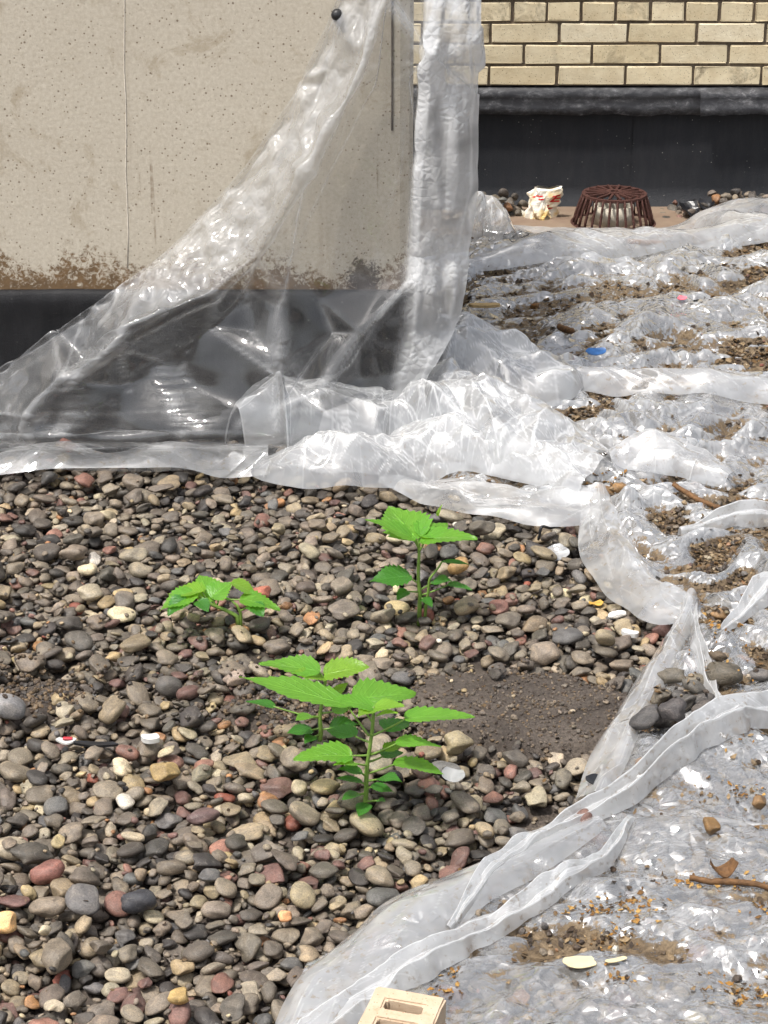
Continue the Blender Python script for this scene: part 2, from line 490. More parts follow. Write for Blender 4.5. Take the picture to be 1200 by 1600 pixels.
# stones that stand out in the photograph: (px, py, long half axis, b/a, c/a, yaw, colour, label)
STANDOUT = [
    (404, 926, .030, .72, .5, .1, lin(176, 108, 88), 'salmon red pebble beside the low plant by the sheet'),
    (282, 1572, .019, .85, .6, .6, lin(176, 148, 96), 'yellow ochre pebble at the front, left of the loose brick'),
    (714, 1168, .030, .88, .75, .9, lin(150, 138, 112), 'pale upright wedge stone right of the tallest plant'),
    (965, 946, .022, .62, .35, .2, lin(236, 234, 230), 'flat pure white stone near the sheet edge'),
    (215, 1408, .031, .80, .62, .1, lin(58, 58, 62), 'large black rounded pebble at the front'),
    (318, 1268, .034, .70, .42, .9, lin(104, 84, 82), 'flat angular maroon slab stone at the front'),
    (262, 1060, .030, .86, .72, .4, lin(86, 82, 78), 'big dark grey cornered stone behind the tallest plant'),
    (365, 1056, .026, .85, .66, .0, lin(150, 134, 122), 'round pinkish grey pebble left of the tallest plant'),
    (260, 1220, .030, .80, .6, .2, lin(150, 128, 88), 'tan boulder-like pebble left of the tallest plant'),
    (777, 1050, .020, .88, .8, .3, lin(92, 86, 80), 'lone dark pebble at the back of the bare silt'),
    (945, 998, .031, .72, .6, .9, lin(140, 128, 106), 'long beige pebble between bare silt and sheet edge'),
    (75, 1362, .032, .8, .62, .1, lin(134, 92, 82), 'rounded brick-red pebble at the front edge of the gravel'),
    (716, 884, .027, .75, .62, .2, lin(164, 132, 88), 'big tan pebble behind the middle plant'),
    (15, 1112, .036, .8, .7, .4, lin(128, 126, 126), 'largest smooth light grey stone by the left frame side'),
    (8, 1452, .026, .8, .6, .4, lin(214, 172, 120), 'peach coloured stone at the lower left'),
    (445, 1424, .015, .8, .7, .7, lin(220, 164, 118), 'small orange pebble in the front gravel'),
    (70, 1462, .016, .5, .6, 1.1, lin(206, 192, 164), 'cream coloured chip standing among front pebbles'),
    (885, 1505, 0, 0, 0, 0, None, None),
]
SPECIAL = {}
for (px, py, a, rb, rc, yaw, colr, lab) in STANDOUT:
    if not a: continue
    a *= .82
    p = G(px, py, -0.004)
    i = drop(p[0], p[1], a, a * rb, a * rc, yaw, .08, 1, 0)
    if i is not None: SPECIAL[i] = (colr, lab)

# a few hundred square centimetres of plain gravel outside the measured field and by the far wall
def pile(px, py, n, sx, sy, alo, ahi):
    p = G(px, py)
    for k in range(n):
        a = random.uniform(alo, ahi)
        drop(min(max(p[0] + random.gauss(0, sx), X0 + .06), X1 - .06), p[1] + random.uniform(-sy, sy), a, a * random.uniform(.6, .9), a * random.uniform(.45, .7), random.uniform(0, 3.1), .2, 4, .02)
n_far = len(STONES)
pile(772, 334, 40, .06, .05, .012, .026)
pile(1160, 330, 75, .13, .05, .012, .024)
for k in range(45):
    a = random.uniform(.014, .024); drop(random.uniform(-.85, -.1), random.uniform(4.20, 4.25), a, a * .75, a * .55, random.uniform(0, 3), .15, 3, .02)
FAR = set(range(n_far, len(STONES)))

PAL = [(lin(124, 113, 99), 30), (lin(106, 97, 87), 25), (lin(86, 80, 73), 16), (lin(63, 59, 56), 8), (lin(140, 126, 104), 12), (lin(152, 141, 122), 8),
       (lin(112, 86, 79), 4.5), (lin(132, 97, 85), 2.6), (lin(96, 94, 92), 6), (lin(162, 143, 110), 4), (lin(186, 172, 144), 1.5), (lin(154, 114, 80), 1.6), (lin(208, 201, 188), 0.4), (lin(134, 80, 66), 0.5)]
_pw = np.array([w for _, w in PAL]); _pw = _pw / _pw.sum()
def stone_colour():
    c = np.array(PAL[rng.choice(len(PAL), p=_pw)][0][:3]) * rng.uniform(.70, 1.15)
    return tuple(np.clip(c * rng.uniform(.975, 1.025, 3), 0, 1)) + (1.0,)

import bmesh
def ico(sub):
    bm = bmesh.new(); bmesh.ops.create_icosphere(bm, subdivisions=sub, radius=1.0)
    bm.verts.index_update()
    V = np.array([v.co[:] for v in bm.verts]); Fc = np.array([[v.index for v in f.verts] for f in bm.faces]); bm.free()
    return V, Fc

def stone_shape(V, seed):
    r = np.random.default_rng(seed)
    P = V.copy()
    e = r.uniform(.78, 1.0)
    P = np.sign(P) * np.abs(P) ** e
    ang = r.random() < .5
    for k in range(r.integers(5, 9) if ang else r.integers(2, 5)):
        d = r.normal(size=3); d /= np.linalg.norm(d)
        lim = r.uniform(.50, .80) if ang else r.uniform(.72, .95)
        s = P @ d
        over = np.clip(s - lim, 0, None)
        P -= (over * (0.93 if ang else .75))[:, None] * d
    ph = r.uniform(0, 6.3, 9); fr = r.uniform(1.2, 2.6, (3, 3))
    for k in range(3):
        P *= (1 + (.055 if ang else .04) * np.sin(P @ fr[k] * 1.6 + ph[k]))[:, None]
    lo = P.min(0); hi = P.max(0)
    return (P - (lo + hi) / 2) / ((hi - lo) / 2)

IV3, IF3 = ico(3); IV2, IF2 = ico(2)
NVAR = 26
SH3 = [stone_shape(IV3, 100 + k) for k in range(NVAR)]
SH2 = [stone_shape(IV2, 100 + k) for k in range(NVAR)]
ST_ME = []
for k in range(NVAR):
    me = mesh_np('pebble_shape', SH3[k], IF3); me.materials.append(M_STONE); ST_ME.append(me)

# how much of each pebble shows from where the photograph was taken
S = np.array([(s[0], s[1], s[2], s[3], s[4], s[5]) for s in STONES])
ppx, ppy, psc = project(S[:, :3])
top = S[:, 2] + S[:, 5] * .9
expo = np.clip(1 - (hs(S[:, 0], S[:, 1]) - top) / (S[:, 5] * .9), 0, 1)
infr = (ppx > 5) & (ppx < 1195) & (ppy > 0) & (ppy < 1595)
clear = infr & (S[:, 0] < edge_x(S[:, 1]) - .012) & ((S[:, 1] < 4.10) | (S[:, 1] > 6.0))
size = S[:, 3] * S[:, 4] * psc ** 2 * expo ** 2 * clear
order = [i for i in np.argsort(-size) if i not in SPECIAL][:300]
single = set(int(i) for i in order)

# ------------------------------------------------------------------ ground
deck = link('roof_deck', mesh_np('roof_deck', [(-25, -20, -.075), (25, -20, -.075), (25, 30, -.075), (-25, 30, -.075)], [(0, 1, 2, 3)]), M_DECK, kind='structure')
st = 4
sx_ = gx[::st]; sy_ = gy[::st]
SV = np.stack([GX[::st, ::st], GY[::st, ::st], SOIL[::st, ::st]], -1)
ground = link('ground', mesh_np('ground', SV.reshape(-1, 3), quads(SV.shape[0], SV.shape[1])), M_SOIL, kind='structure')
Wst = []
for i, s in enumerate(STONES):
    var = int(rng.integers(NVAR)); colr = stone_colour()
    if i in SPECIAL: colr, lab = SPECIAL[i]
    if i in single or i in SPECIAL:
        sp = i in SPECIAL
        o = link('pebble', ST_ME[var], None, None if sp else ground)
        o.matrix_world = Matrix.LocRotScale(Vector(s[:3]), Matrix(s[6].tolist()).to_quaternion(), Vector((s[3], s[4], s[5])))
        o.color = colr
        if sp: o['label'] = lab; o['category'] = 'stone'; o['group'] = 'stones that stand out in the gravel'
    else:
        Wst.append((i, var, colr))
Vs, Fs, Cs, n = [], [], [], 0
for i, var, colr in Wst:
    s = STONES[i]
    fine = S[i, 3] > .0118 and -150 < ppx[i] < 1350 and ppy[i] < 1750 and expo[i] > .3
    B, Fc = (SH3[var], IF3) if fine else (SH2[var], IF2)
    V = (B * np.array((s[3], s[4], s[5]))) @ s[6].T + np.array(s[:3])
    Vs.append(V); Fs.append(Fc + n); n += len(V); Cs.append(np.tile(np.array(colr, np.float32), (len(V), 1)))
me = mesh_np('gravel', np.concatenate(Vs), np.concatenate(Fs))
at = me.attributes.new('tint', 'FLOAT_COLOR', 'POINT'); at.data.foreach_set('color', np.concatenate(Cs).ravel())
link('gravel', me, M_GRAVEL, ground, kind='stuff')
print('stones', len(STONES), 'gravel tris', len(me.polygons))

# ------------------------------------------------------------------ rendered concrete bulkhead
BX0, BX1, BY1, BZ = -1.75, 0.062, 5.55, 1.22
block = thing('concrete_bulkhead', 'stained beige concrete bulkhead with black felt round its foot', 'bulkhead', (0, 0, 0))
ch = 0.028
foot = [(BX0, BLOCK_Y), (BX1 - ch, BLOCK_Y), (BX1 - ch * .3, BLOCK_Y + ch * .3), (BX1, BLOCK_Y + ch), (BX1, BY1), (BX0, BY1)]
def prism(pts, z0, z1):
    n = len(pts)
    V = [(x, y, z0) for x, y in pts] + [(x, y, z1) for x, y in pts]
    Fc = [tuple(range(n))[::-1], tuple(range(n, 2 * n))] + [(i, (i + 1) % n, n + (i + 1) % n, n + i) for i in range(n)]
    return V, Fc
V, Fc = prism(foot, .352, BZ)
link('rendered_wall', mesh_np('rendered_wall', V, Fc, False), M_STUCCO, block)
V, Fc = prism([(x + (.03 if x > 0 else -.03), y + (-.03 if y < 4.5 else .03)) for x, y in foot], BZ + .001, BZ + .07)
link('coping', mesh_np('coping', V, Fc, False), M_COPING, block)
# black felt turned up round the foot: a swelling sheet with a rounded lip
prof = [(0.352, .004), (.352, .016), (.345, .022), (.325, .025), (.30, .019), (.26, .015), (.15, .016), (.06, .024), (.0, .038), (-.07, .05)]
path = [(BX0, BLOCK_Y)] + [(BX0 + (BX1 - ch - BX0) * k / 90, BLOCK_Y) for k in range(1, 91)]
nrm = [(0, -1)] * len(path)
for a in (22, 45, 68, 90):
    path.append((BX1 - ch + ch * math.sin(R(a)), BLOCK_Y + ch - ch * math.cos(R(a)))); nrm.append((math.sin(R(a)), -math.cos(R(a))))
for k in range(1, 50):
    path.append((BX1, BLOCK_Y + ch + (BY1 - BLOCK_Y - ch) * k / 49)); nrm.append((1, 0))
FV = []
for j, (z, d) in enumerate(prof):
    for i, (x, y) in enumerate(path):
        w = .006 * (float(vn(i * .23, j * .5, 3)) - .5) * (1 if j > 2 else .3) + .005 * (float(vn(i * .8, j * .4, 9)) - .5) * (1 if j > 2 else .2)
        FV.append((x + nrm[i][0] * (d + w), y + nrm[i][1] * (d + w), z + (.006 * (float(vn(i * .15, 2, 6)) - .5) if j < 5 else 0)))
link('base_felt', mesh_np('base_felt', FV, quads(len(prof), len(path))[:, ::-1]), M_FELT, block)
# white cord down the face, thin dark upright line near the corner, fixing knob
cp = [F(190 + 10 * k / 12 + 1.2 * math.sin(k * 1.9), -200 + (418 + 200) * k / 12, BLOCK_Y - .0004) for k in range(13)]
V, Fc = tube(cp, .0011, 6); link('cord', mesh_np('cord', V, Fc), plain('cord_white', lin(216, 208, 194), .7), block)
M_RUST = plain('rust_stain', lin(66, 46, 30), .9, .3, 200)
M_RUBBER = plain('black_rubber', lin(34, 34, 36), .45, .2, 150)
kn = F(527, 22, BLOCK_Y)
k_pts = [(0, .0), (.0115, .0), (.0125, .004), (.0125, .011), (.010, .016), (.005, .019), (0, .0195)]
KV = []
for r_, h_ in k_pts:
    for a in range(14):
        KV.append((kn[0] + r_ * math.cos(a * 2 * math.pi / 14), BLOCK_Y - .002 - h_, kn[2] + r_ * math.sin(a * 2 * math.pi / 14)))
link('fixing_knob', mesh_np('fixing_knob', KV, quads(len(k_pts), 14, True)), M_RUBBER, block)
a_, b_ = F(529, 26, BLOCK_Y - .014), F(537, 48, BLOCK_Y - .004)
V, Fc = tube([a_, (a_ + b_) / 2 + (0, -.004, 0), b_], [.007, .006, .004], 8); link('fixing_stem', mesh_np('fixing_stem', V, Fc), plain('grey_rubber', lin(84, 84, 86), .5), block)
jv = [F(613 - .02 * k * 1.0, -180 + 48 * k, BLOCK_Y - .001) for k in range(9)]
V, Fc = tube(jv, .0026, 6); link('corner_line', mesh_np('corner_line', V, Fc), plain('dark_line', lin(96, 88, 80), .9, .3, 60), block)

# ------------------------------------------------------------------ brick parapet with lead flashing and felt upstand
wall = thing('brick_parapet', 'cream brick parapet wall above grey flashing and black felt upstand', 'wall', (0, WALL_Y, 0))
WX0, WX1 = -1.9, 3.2
Z_B = 0.372
CH = 0.0655; BL = 0.213
def wp(name, V, Fc, mat, smooth=False):
    V = np.asarray(V, float) - np.array((0, WALL_Y, 0))
    return link(name, mesh_np(name, V, Fc, smooth), mat, wall)
NC = 11
V, Fc = box((WX0 + WX1) / 2, WALL_Y + .13, (Z_B - .075) / 2, WX1 - WX0, .19, Z_B + .071); wp('mortar_core', V, Fc, M_MORTAR)
V, Fc = box((WX0 + WX1) / 2, WALL_Y + .1145, Z_B + NC * CH / 2, WX1 - WX0, .225, NC * CH); wp('mortar_core', V, Fc, M_MORTAR)
V, Fc = box((WX0 + WX1) / 2, WALL_Y + .12, Z_B + NC * CH + .041, WX1 - WX0, .34, .07, .008); wp('coping', V, Fc, M_COPING)
def brick_mesh(L, seed):
    V, Fc = box(0, 0, 0, L, .10, .0560, .0028)
    r = np.random.default_rng(seed); V = V + r.normal(0, .0010, V.shape)
    me = mesh_np('brick', V, Fc, False); me.materials.append(M_BRICK); return me
STR = [brick_mesh(BL - .0105, k) for k in range(4)]; HDR = [brick_mesh(BL / 2 - .0105, 20 + k) for k in range(4)]
j4 = F(870, 120, WALL_Y)[0]
for r_ in range(NC):
    z = Z_B + r_ * CH + CH / 2
    hdr = r_ in (3, 9)
    L = BL / 2 if hdr else BL
    phase = {0: 0.0, 1: -.5, 2: .015, 3: -.35}.get(r_, [-.5, 0][r_ % 2]) * L
    k0 = int((-.15 - j4) / L)
    for k in range(k0, int((2.35 - j4) / L)):
        o = link('brick', (HDR if hdr else STR)[random.randrange(4)], None, wall)
        o.location = (j4 + phase + (k + .5) * L + random.uniform(-.0012, .0012), .0435 + random.uniform(-.0015, .0015), z + random.uniform(-.0008, .0008))
        o.rotation_euler = (random.gauss(0, .004), random.gauss(0, .003) + (math.pi if random.random() < .5 else 0), random.gauss(0, .004))
# lead flashing, two lapped lengths with a wavy loose lower edge
def flashing(x0, x1, dy, flare, seed):
    nu = int((x1 - x0) / .012); V = []
    rows = [(.0, Z_B - .004, .016), (.0, Z_B - .006, -.004), (.25, Z_B - .02, -.008), (.42, Z_B - .030, -.013), (.46, Z_B - .036, -.009), (.7, Z_B - .06, -.013), (1, Z_B - .086, -.020), (1.0, Z_B - .086, -.016)]
    for j, (f, z, d) in enumerate(rows):
        for i in range(nu + 1):
            x = x0 + (x1 - x0) * i / nu
            w = (float(fbm(x * 9, f * 2, seed)) - .47)
            dz = -.014 * w * f * 1.6 - .004 * (float(vn(x * 40, 1, seed)) - .5) * f
            V.append((x, WALL_Y + d - dy - f * (.008 * w + .006 * abs(float(vn(x * 22, f * 3, seed + 3)) - .5)) - flare * f * float(sm(.0, .5, 1 - abs(i / nu - 0) * 6)), z + dz))
    wp('flashing', V, quads(len(rows), nu + 1)[:, ::-1], M_LEAD, True)
xj = F(1096, 160, WALL_Y)[0]
flashing(WX0, xj + .015, .0, 0, 2)
flashing(xj - .008, WX1, .006, .02, 5)
xs = F(988, 240, WALL_Y)[0]
def upstand(x0, x1, dy, seed):
    nu = int((x1 - x0) / .03); V = []
    rows = [(Z_B - .03, .0), (.30, .0), (.22, .002), (.12, .002), (.05, .006), (.02, .014), (-.0, .035), (-.03, .06), (-.07, .07)]
    for j, (z, d) in enumerate(rows):
        for i in range(nu + 1):
            x = x0 + (x1 - x0) * i / nu
            V.append((x, WALL_Y + .018 - d - dy - .008 * float(vn(x * 4, z * 6, seed)), z))
    wp('base_felt', V, quads(len(rows), nu + 1)[:, ::-1], M_FELT2, True)
upstand(WX0, xs + .01, .0, 3)
upstand(xs, WX1, .004, 8)

# ================================================================== CLEAR PLASTIC SHEETING
def film(name, milk, dirt=0.0, crinkle=0.4, fine=60.0, tint=(0.80, 0.805, 0.81, 1), sheen=.07, gloss=.07, facets=0, masked=False):
    """thin clear polythene: mirror sheen by angle over a faintly milky, faintly soiled see-through film"""
    t = MT(name); c = t.coord()
    n1 = t.noise(c, 11, 2, 0.6, 0.6)
    if facets:                                   # sharp little facets, strongest where the film has been crushed
        hgt = t.math('MULTIPLY', t.vor(c, facets, 'DISTANCE_TO_EDGE'), t.ramp(n1, [(.38, .15), (.62, 1.0)]))
        if masked: hgt = t.math('MULTIPLY', hgt, t.math('MULTIPLY', t.n('Attribute', attribute_name='doubling').outputs['Fac'], .18, True))
        nr = t.bump(hgt, crinkle, 1.0 / facets)
    else:
        nr = t.bump(t.noise(c, fine, 2, 0.5, 0.3), crinkle, 0.006)
    lw = t.n('LayerWeight', {'Blend': 0.5, 'Normal': nr}).outputs['Facing']
    fres = t.math('ADD', sheen, t.math('MULTIPLY', t.math('POWER', lw, 3.4), 0.86), True)
    mk = t.math('MULTIPLY', t.math('ADD', 1.0, t.n('Attribute', attribute_name='doubling').outputs['Fac']), milk)
    milkf = t.math('ADD', t.math('MULTIPLY', t.ramp(n1, [(0.3, 0.65), (0.7, 1.25)]), mk), t.math('MULTIPLY', t.math('POWER', lw, 2.5), 0.30 * min(1, milk * 3)), True)
    body = t.n('MixShader', {0: 0.42, 1: t.n('BsdfDiffuse', {'Color': tint, 'Normal': nr}).outputs[0], 2: t.n('BsdfTranslucent', {'Color': tint, 'Normal': nr}).outputs[0]})
    clear = t.n('BsdfTransparent', {'Color': (0.95, 0.955, 0.96, 1)})
    sh = t.n('MixShader', {0: milkf, 1: clear.outputs[0], 2: body.outputs[0]})
    gl = t.n('BsdfGlossy', {'Color': (1, 1, 1, 1), 'Roughness': gloss, 'Normal': nr})
    sh = t.n('MixShader', {0: fres, 1: sh.outputs[0], 2: gl.outputs[0]})
    if dirt:
        da = t.n('Attribute', attribute_name='soil').outputs['Fac']
        d1 = t.noise(c, 70, 4, 0.75, 0.3)
        amt = t.math('ADD', t.math('MULTIPLY', da, 0.55), t.math('SUBTRACT', d1, 0.62))
        mask = t.math('MULTIPLY', t.ramp(amt, [(0.06, 0.0), (0.16, 0.95)]), dirt)
        dc = t.mix(t.ramp(d1, [(.35, 0.), (.7, 1.)]), lin(62, 50, 38), lin(138, 120, 96))
        ds = t.n('BsdfDiffuse', {'Color': dc, 'Normal': t.bump(d1, 0.9, 0.008)})
        sh = t.n('MixShader', {0: mask, 1: sh.outputs[0], 2: ds.outputs[0]})
    return t.done(sh.outputs[0])

M_FILM = film('clear_polythene', 0.06, 0.0, 0.26, 45, sheen=.05, gloss=.05, facets=55, masked=True)
M_FILM_CRUSH = film('clear_polythene_crushed', 0.36, 0.6, 0.05, 40, sheen=.12)
M_FILM_GROUND = film('soiled_polythene', 0.16, 1.0, 0.60, 34, sheen=.20, gloss=.06, facets=40)

def blur(A, n, ax):
    k = np.cumsum(np.insert(np.pad(A, [(n, n) if a == ax else (0, 0) for a in (0, 1)], mode='edge'), 0, 0, axis=ax), axis=ax)
    lo = [slice(None)] * 2; hi = [slice(None)] * 2; L = A.shape[ax]
    lo[ax] = slice(0, L); hi[ax] = slice(2 * n + 1, 2 * n + 1 + L)
    return (k[tuple(hi)] - k[tuple(lo)]) / (2 * n + 1)
def spline_grid(C, nv, nu, vt=None, ut=None):
    """Catmull-Rom through a table of places (rows x columns x 3)"""
    def cr(A, n, t=None):
        m = len(A); t = np.linspace(0, m - 1, n) if t is None else t
        i = np.clip(t.astype(int), 0, m - 2); f = (t - i)[(...,) + (None,) * (A.ndim - 1)]
        p0 = A[np.clip(i - 1, 0, m - 1)]; p1 = A[i]; p2 = A[i + 1]; p3 = A[np.clip(i + 2, 0, m - 1)]
        return p1 + .5 * f * (p2 - p0 + f * (2 * p0 - 5 * p1 + 4 * p2 - p3 + f * (3 * (p1 - p2) + p3 - p0)))
    def ln(A, n, t=None):
        m = len(A); t = np.linspace(0, m - 1, n) if t is None else t
        i = np.clip(t.astype(int), 0, m - 2); f = (t - i)[(...,) + (None,) * (A.ndim - 1)]
        return A[i] * (1 - f) + A[i + 1] * f
    S1 = cr(cr(C, nv, vt).transpose(1, 0, 2), nu, ut).transpose(1, 0, 2)
    S2 = ln(ln(C, nv, vt).transpose(1, 0, 2), nu, ut).transpose(1, 0, 2)
    return S1 * .25 + S2 * .75

def normals(P):
    du = np.gradient(P, axis=1); dv = np.gradient(P, axis=0)
    N = np.cross(du, dv); return N / (np.linalg.norm(N, axis=-1, keepdims=True) + 1e-12)

def whiten(P, gain, lim=3.0):
    """polythene turns white where it has been sharply creased"""
    Q = P[..., 2] + P[..., 1] * -.6
    step = np.linalg.norm(np.diff(P, axis=1), axis=-1).mean()
    k = np.zeros(P.shape[:2])
    k[1:-1, 1:-1] = np.linalg.norm(P[1:-1, 2:] + P[1:-1, :-2] - 2 * P[1:-1, 1:-1], axis=-1) / (np.linalg.norm(P[1:-1, 2:] - P[1:-1, :-2], axis=-1) + 1e-6) \
        + np.linalg.norm(P[2:, 1:-1] + P[:-2, 1:-1] - 2 * P[1:-1, 1:-1], axis=-1) / (np.linalg.norm(P[2:, 1:-1] - P[:-2, 1:-1], axis=-1) + 1e-6)
    return np.clip((k - .06) * gain, 0, lim)

def film_obj(name, P, mat, parent=None, soil=None, doubling=None, **kw):
    me = mesh_np(name, P.reshape(-1, 3), quads(P.shape[0], P.shape[1]))
    if soil is not None:
        a = me.attributes.new('soil', 'FLOAT', 'POINT'); a.data.foreach_set('value', soil.astype(np.float32).ravel())
    if doubling is not None:
        a = me.attributes.new('doubling', 'FLOAT', 'POINT'); a.data.foreach_set('value', doubling.astype(np.float32).ravel())
    return link(name, me, mat, parent, **kw)

# ------------------------------------------------------------------ 1. sheet hanging from the bulkhead corner
def row(y, *cols):
    return [F(px, y + dy, Y) for (px, dy, Y) in cols]
B_ = BLOCK_Y
C = np.array([
    row(-225, (556, 0, B_ + -0.012), (572, 0, B_ + -0.012), (600, 0, B_ + -0.030), (618, 0, B_ + -0.012), (640, 0, B_ + -0.012), (672, 0, B_ + -0.030), (700, 0, B_ + -0.018), (735, 0, B_ + -0.012), (762, 0, B_ + 0.020)),
    row(-90, (552, 0, B_ + -0.006), (570, 0, B_ + -0.016), (604, 0, B_ + -0.050), (620, 0, B_ + -0.010), (640, 0, B_ + -0.012), (672, 0, B_ + -0.030), (700, 0, B_ + -0.018), (735, 0, B_ + -0.012), (760, 0, B_ + 0.020)),
    row(0, (528, 0, B_ + -0.005), (556, 0, B_ + -0.020), (600, 0, B_ + -0.060), (618, 0, B_ + -0.010), (640, 0, B_ + -0.014), (668, 0, B_ + -0.030), (690, 0, B_ + -0.018), (722, 0, B_ + -0.012), (744, 0, B_ + 0.020)),
    row(130, (470, 0, B_ + -0.005), (505, 0, B_ + -0.020), (556, 0, B_ + -0.090), (590, 0, B_ + -0.010), (634, 0, B_ + -0.012), (664, 0, B_ + -0.030), (690, 0, B_ + -0.018), (722, 0, B_ + -0.012), (744, 0, B_ + 0.020)),
    row(265, (385, 0, B_ + -0.005), (425, 0, B_ + -0.020), (477, 6, B_ + -0.130), (530, 0, B_ + -0.012), (628, 0, B_ + -0.010), (650, 0, B_ + -0.030), (680, 0, B_ + -0.018), (715, 0, B_ + -0.012), (740, 0, B_ + 0.020)),
    row(390, (262, 0, B_ + -0.006), (310, 0, B_ + -0.020), (392, 6, B_ + -0.110), (462, 0, B_ + -0.060), (590, 0, B_ + -0.014), (645, 0, B_ + -0.030), (676, 0, B_ + -0.018), (706, 0, B_ + -0.012), (730, 0, B_ + 0.020)),
    row(455, (180, 0, B_ + -0.030), (225, 0, B_ + -0.050), (320, 5, B_ + -0.130), (446, 0, B_ + -0.090), (570, 0, B_ + -0.030), (645, 0, B_ + -0.030), (676, 0, B_ + -0.018), (702, 0, B_ + -0.012), (722, 0, B_ + 0.020)),
    row(515,  (95, 0, B_ - .035), (130, 0, B_ - .060), (190, 4, B_ - .17), (440, 0, B_ - .11), (560, 0, B_ - .05), (640, 0, B_ - .05), (670, 0, B_ - .05), (692, 0, B_ - .04), (706, 0, B_ + .0)),
    row(580,  (0, 0, B_ - .040), (30, 0, B_ - .080), (95, 10, B_ - .19), (436, 0, B_ - .13), (550, 0, B_ - .08), (628, 0, B_ - .06), (650, 0, B_ - .06), (660, 0, B_ - .06), (668, 0, B_ - .04)),
    row(640,  (-90, 0, B_ - .060), (-40, 0, B_ - .12), (44, 6, B_ - .20), (432, 0, B_ - .15), (545, 0, B_ - .10), (618, 0, B_ - .08), (636, 0, B_ - .07), (646, 0, B_ - .07), (652, 0, B_ - .06)),
    row(676,  (-120, 0, B_ - .11), (-60, 0, B_ - .15), (40, 2, B_ - .21), (420, 0, B_ - .17), (540, 0, B_ - .13), (612, 0, B_ - .10), (630, 0, B_ - .09), (640, 0, B_ - .08), (648, 0, B_ - .07)),
    [G(-130, 706, .02), G(-70, 706, .02), G(60, 700, .03), G(410, 698, .03), G(530, 690, .03), G(612, 684, .03), G(630, 680, .03), G(640, 678, .03), G(650, 676, .03)],
    [G(-140, 738, .016), G(-70, 738, .014), G(80, 736, .014), G(395, 736, .014), G(520, 730, .02), G(615, 722, .02), G(630, 716, .02), G(640, 712, .02), G(650, 708, .02)],
])
NV, NU = 340, 250
ut = np.concatenate([np.linspace(0, 2, 96, endpoint=False), np.linspace(2, 5, 84, endpoint=False), np.linspace(5, 8, NU - 180)])
P = spline_grid(C, NV, NU, None, ut)
# the film hangs in flat panels between traced creases: (x, y on the photograph, distance out from the wall)
PTS = [(500, -300, .01), (556, -225, .012), (600, -225, .03), (640, -225, .012), (700, -225, .01), (775, -225, -.03), (820, -300, -.03),
       (528, 0, .006), (602, 0, .06), (618, 0, .012), (660, 0, .018), (690, 0, .035), (722, 0, .012), (752, 0, -.02),
       (470, 130, .006), (510, 130, .03), (556, 130, .09), (585, 130, .012), (640, 125, .012), (668, 85, .045), (700, 110, .015), (738, 66, .025), (750, 150, -.02),
       (385, 265, .006), (432, 252, .035), (477, 268, .13), (515, 262, .012), (628, 265, .012), (658, 250, .025), (705, 190, .030), (745, 265, -.02),
       (255, 390, .007), (322, 372, .04), (400, 402, .11), (455, 400, .05), (590, 390, .014), (645, 400, .028), (700, 330, .025), (736, 390, -.02),
       (172, 455, .03), (240, 432, .05), (338, 454, .13), (385, 452, .055), (440, 470, .10), (500, 468, .04), (600, 440, .030), (645, 440, .050), (690, 455, .03), (730, 455, -.01),
       (85, 515, .035), (150, 500, .06), (190, 512, .17), (250, 555, .08), (330, 510, .065), (395, 520, .075), (438, 565, .13), (520, 520, .045), (560, 520, .085), (642, 515, .05), (715, 515, 0.),
       (-10, 580, .04), (95, 592, .18), (128, 560, .08), (205, 600, .10), (275, 590, .07), (372, 640, .16), (434, 640, .16), (500, 612, .13), (466, 590, .07), (560, 590, .07), (628, 580, .06), (680, 580, .04),
       (-100, 640, .06), (45, 650, .20), (75, 668, .14), (110, 660, .19), (180, 668, .13), (250, 676, .16), (312, 678, .21), (420, 690, .18), (540, 690, .13), (612, 690, .10), (660, 690, .08), (-140, 700, .11), (-200, 580, .04), (60, 720, .21), (250, 740, .2), (420, 760, .2), (700, 720, .06), (-200, 760, .12)]
CHAINS = [[(602, 0), (556, 130), (477, 268), (400, 402), (338, 454), (190, 512), (95, 592), (45, 650)], [(477, 268), (455, 400), (440, 470), (438, 565), (434, 640)], [(190, 512), (205, 600)], [(190, 512), (250, 555), (312, 678)],
          [(440, 470), (385, 452)], [(438, 565), (330, 510)], [(438, 565), (372, 640), (312, 678)], [(645, 440), (560, 520), (500, 612)], [(690, 0), (668, 85), (658, 250), (645, 400), (642, 515)], [(668, 85), (738, 66)], [(668, 85), (705, 190), (700, 330)]]
ix_ = {(a, b): k for k, (a, b, _) in enumerate(PTS)}
from mathutils.geometry import delaunay_2d_cdt
dv, de, df = delaunay_2d_cdt([Vector((a, b)) for a, b, _ in PTS], [(ix_[q[k]], ix_[q[k + 1]]) for q in CHAINS for k in range(len(q) - 1)], [], 0, 1e-4)[:3]
dpt = np.array([v[:] for v in dv]); dd_ = np.array([min(PTS, key=lambda p: (p[0] - v[0]) ** 2 + (p[1] - v[1]) ** 2)[2] for v in dpt])
qx, qy, _ = project(P)
depth = np.full(qx.shape, np.nan)
for f_ in df:
    (x1, y1), (x2, y2), (x3, y3) = dpt[list(f_)]
    den = (y2 - y3) * (x1 - x3) + (x3 - x2) * (y1 - y3)
    if abs(den) < 1e-6: continue
    l1 = ((y2 - y3) * (qx - x3) + (x3 - x2) * (qy - y3)) / den; l2 = ((y3 - y1) * (qx - x3) + (x1 - x3) * (qy - y3)) / den; l3 = 1 - l1 - l2
    m = (l1 > -1e-6) & (l2 > -1e-6) & (l3 > -1e-6)
    depth = np.where(m, l1 * dd_[f_[0]] + l2 * dd_[f_[1]] + l3 * dd_[f_[2]], depth)
depth = np.where(np.isnan(depth), B_ - P[..., 1], depth)
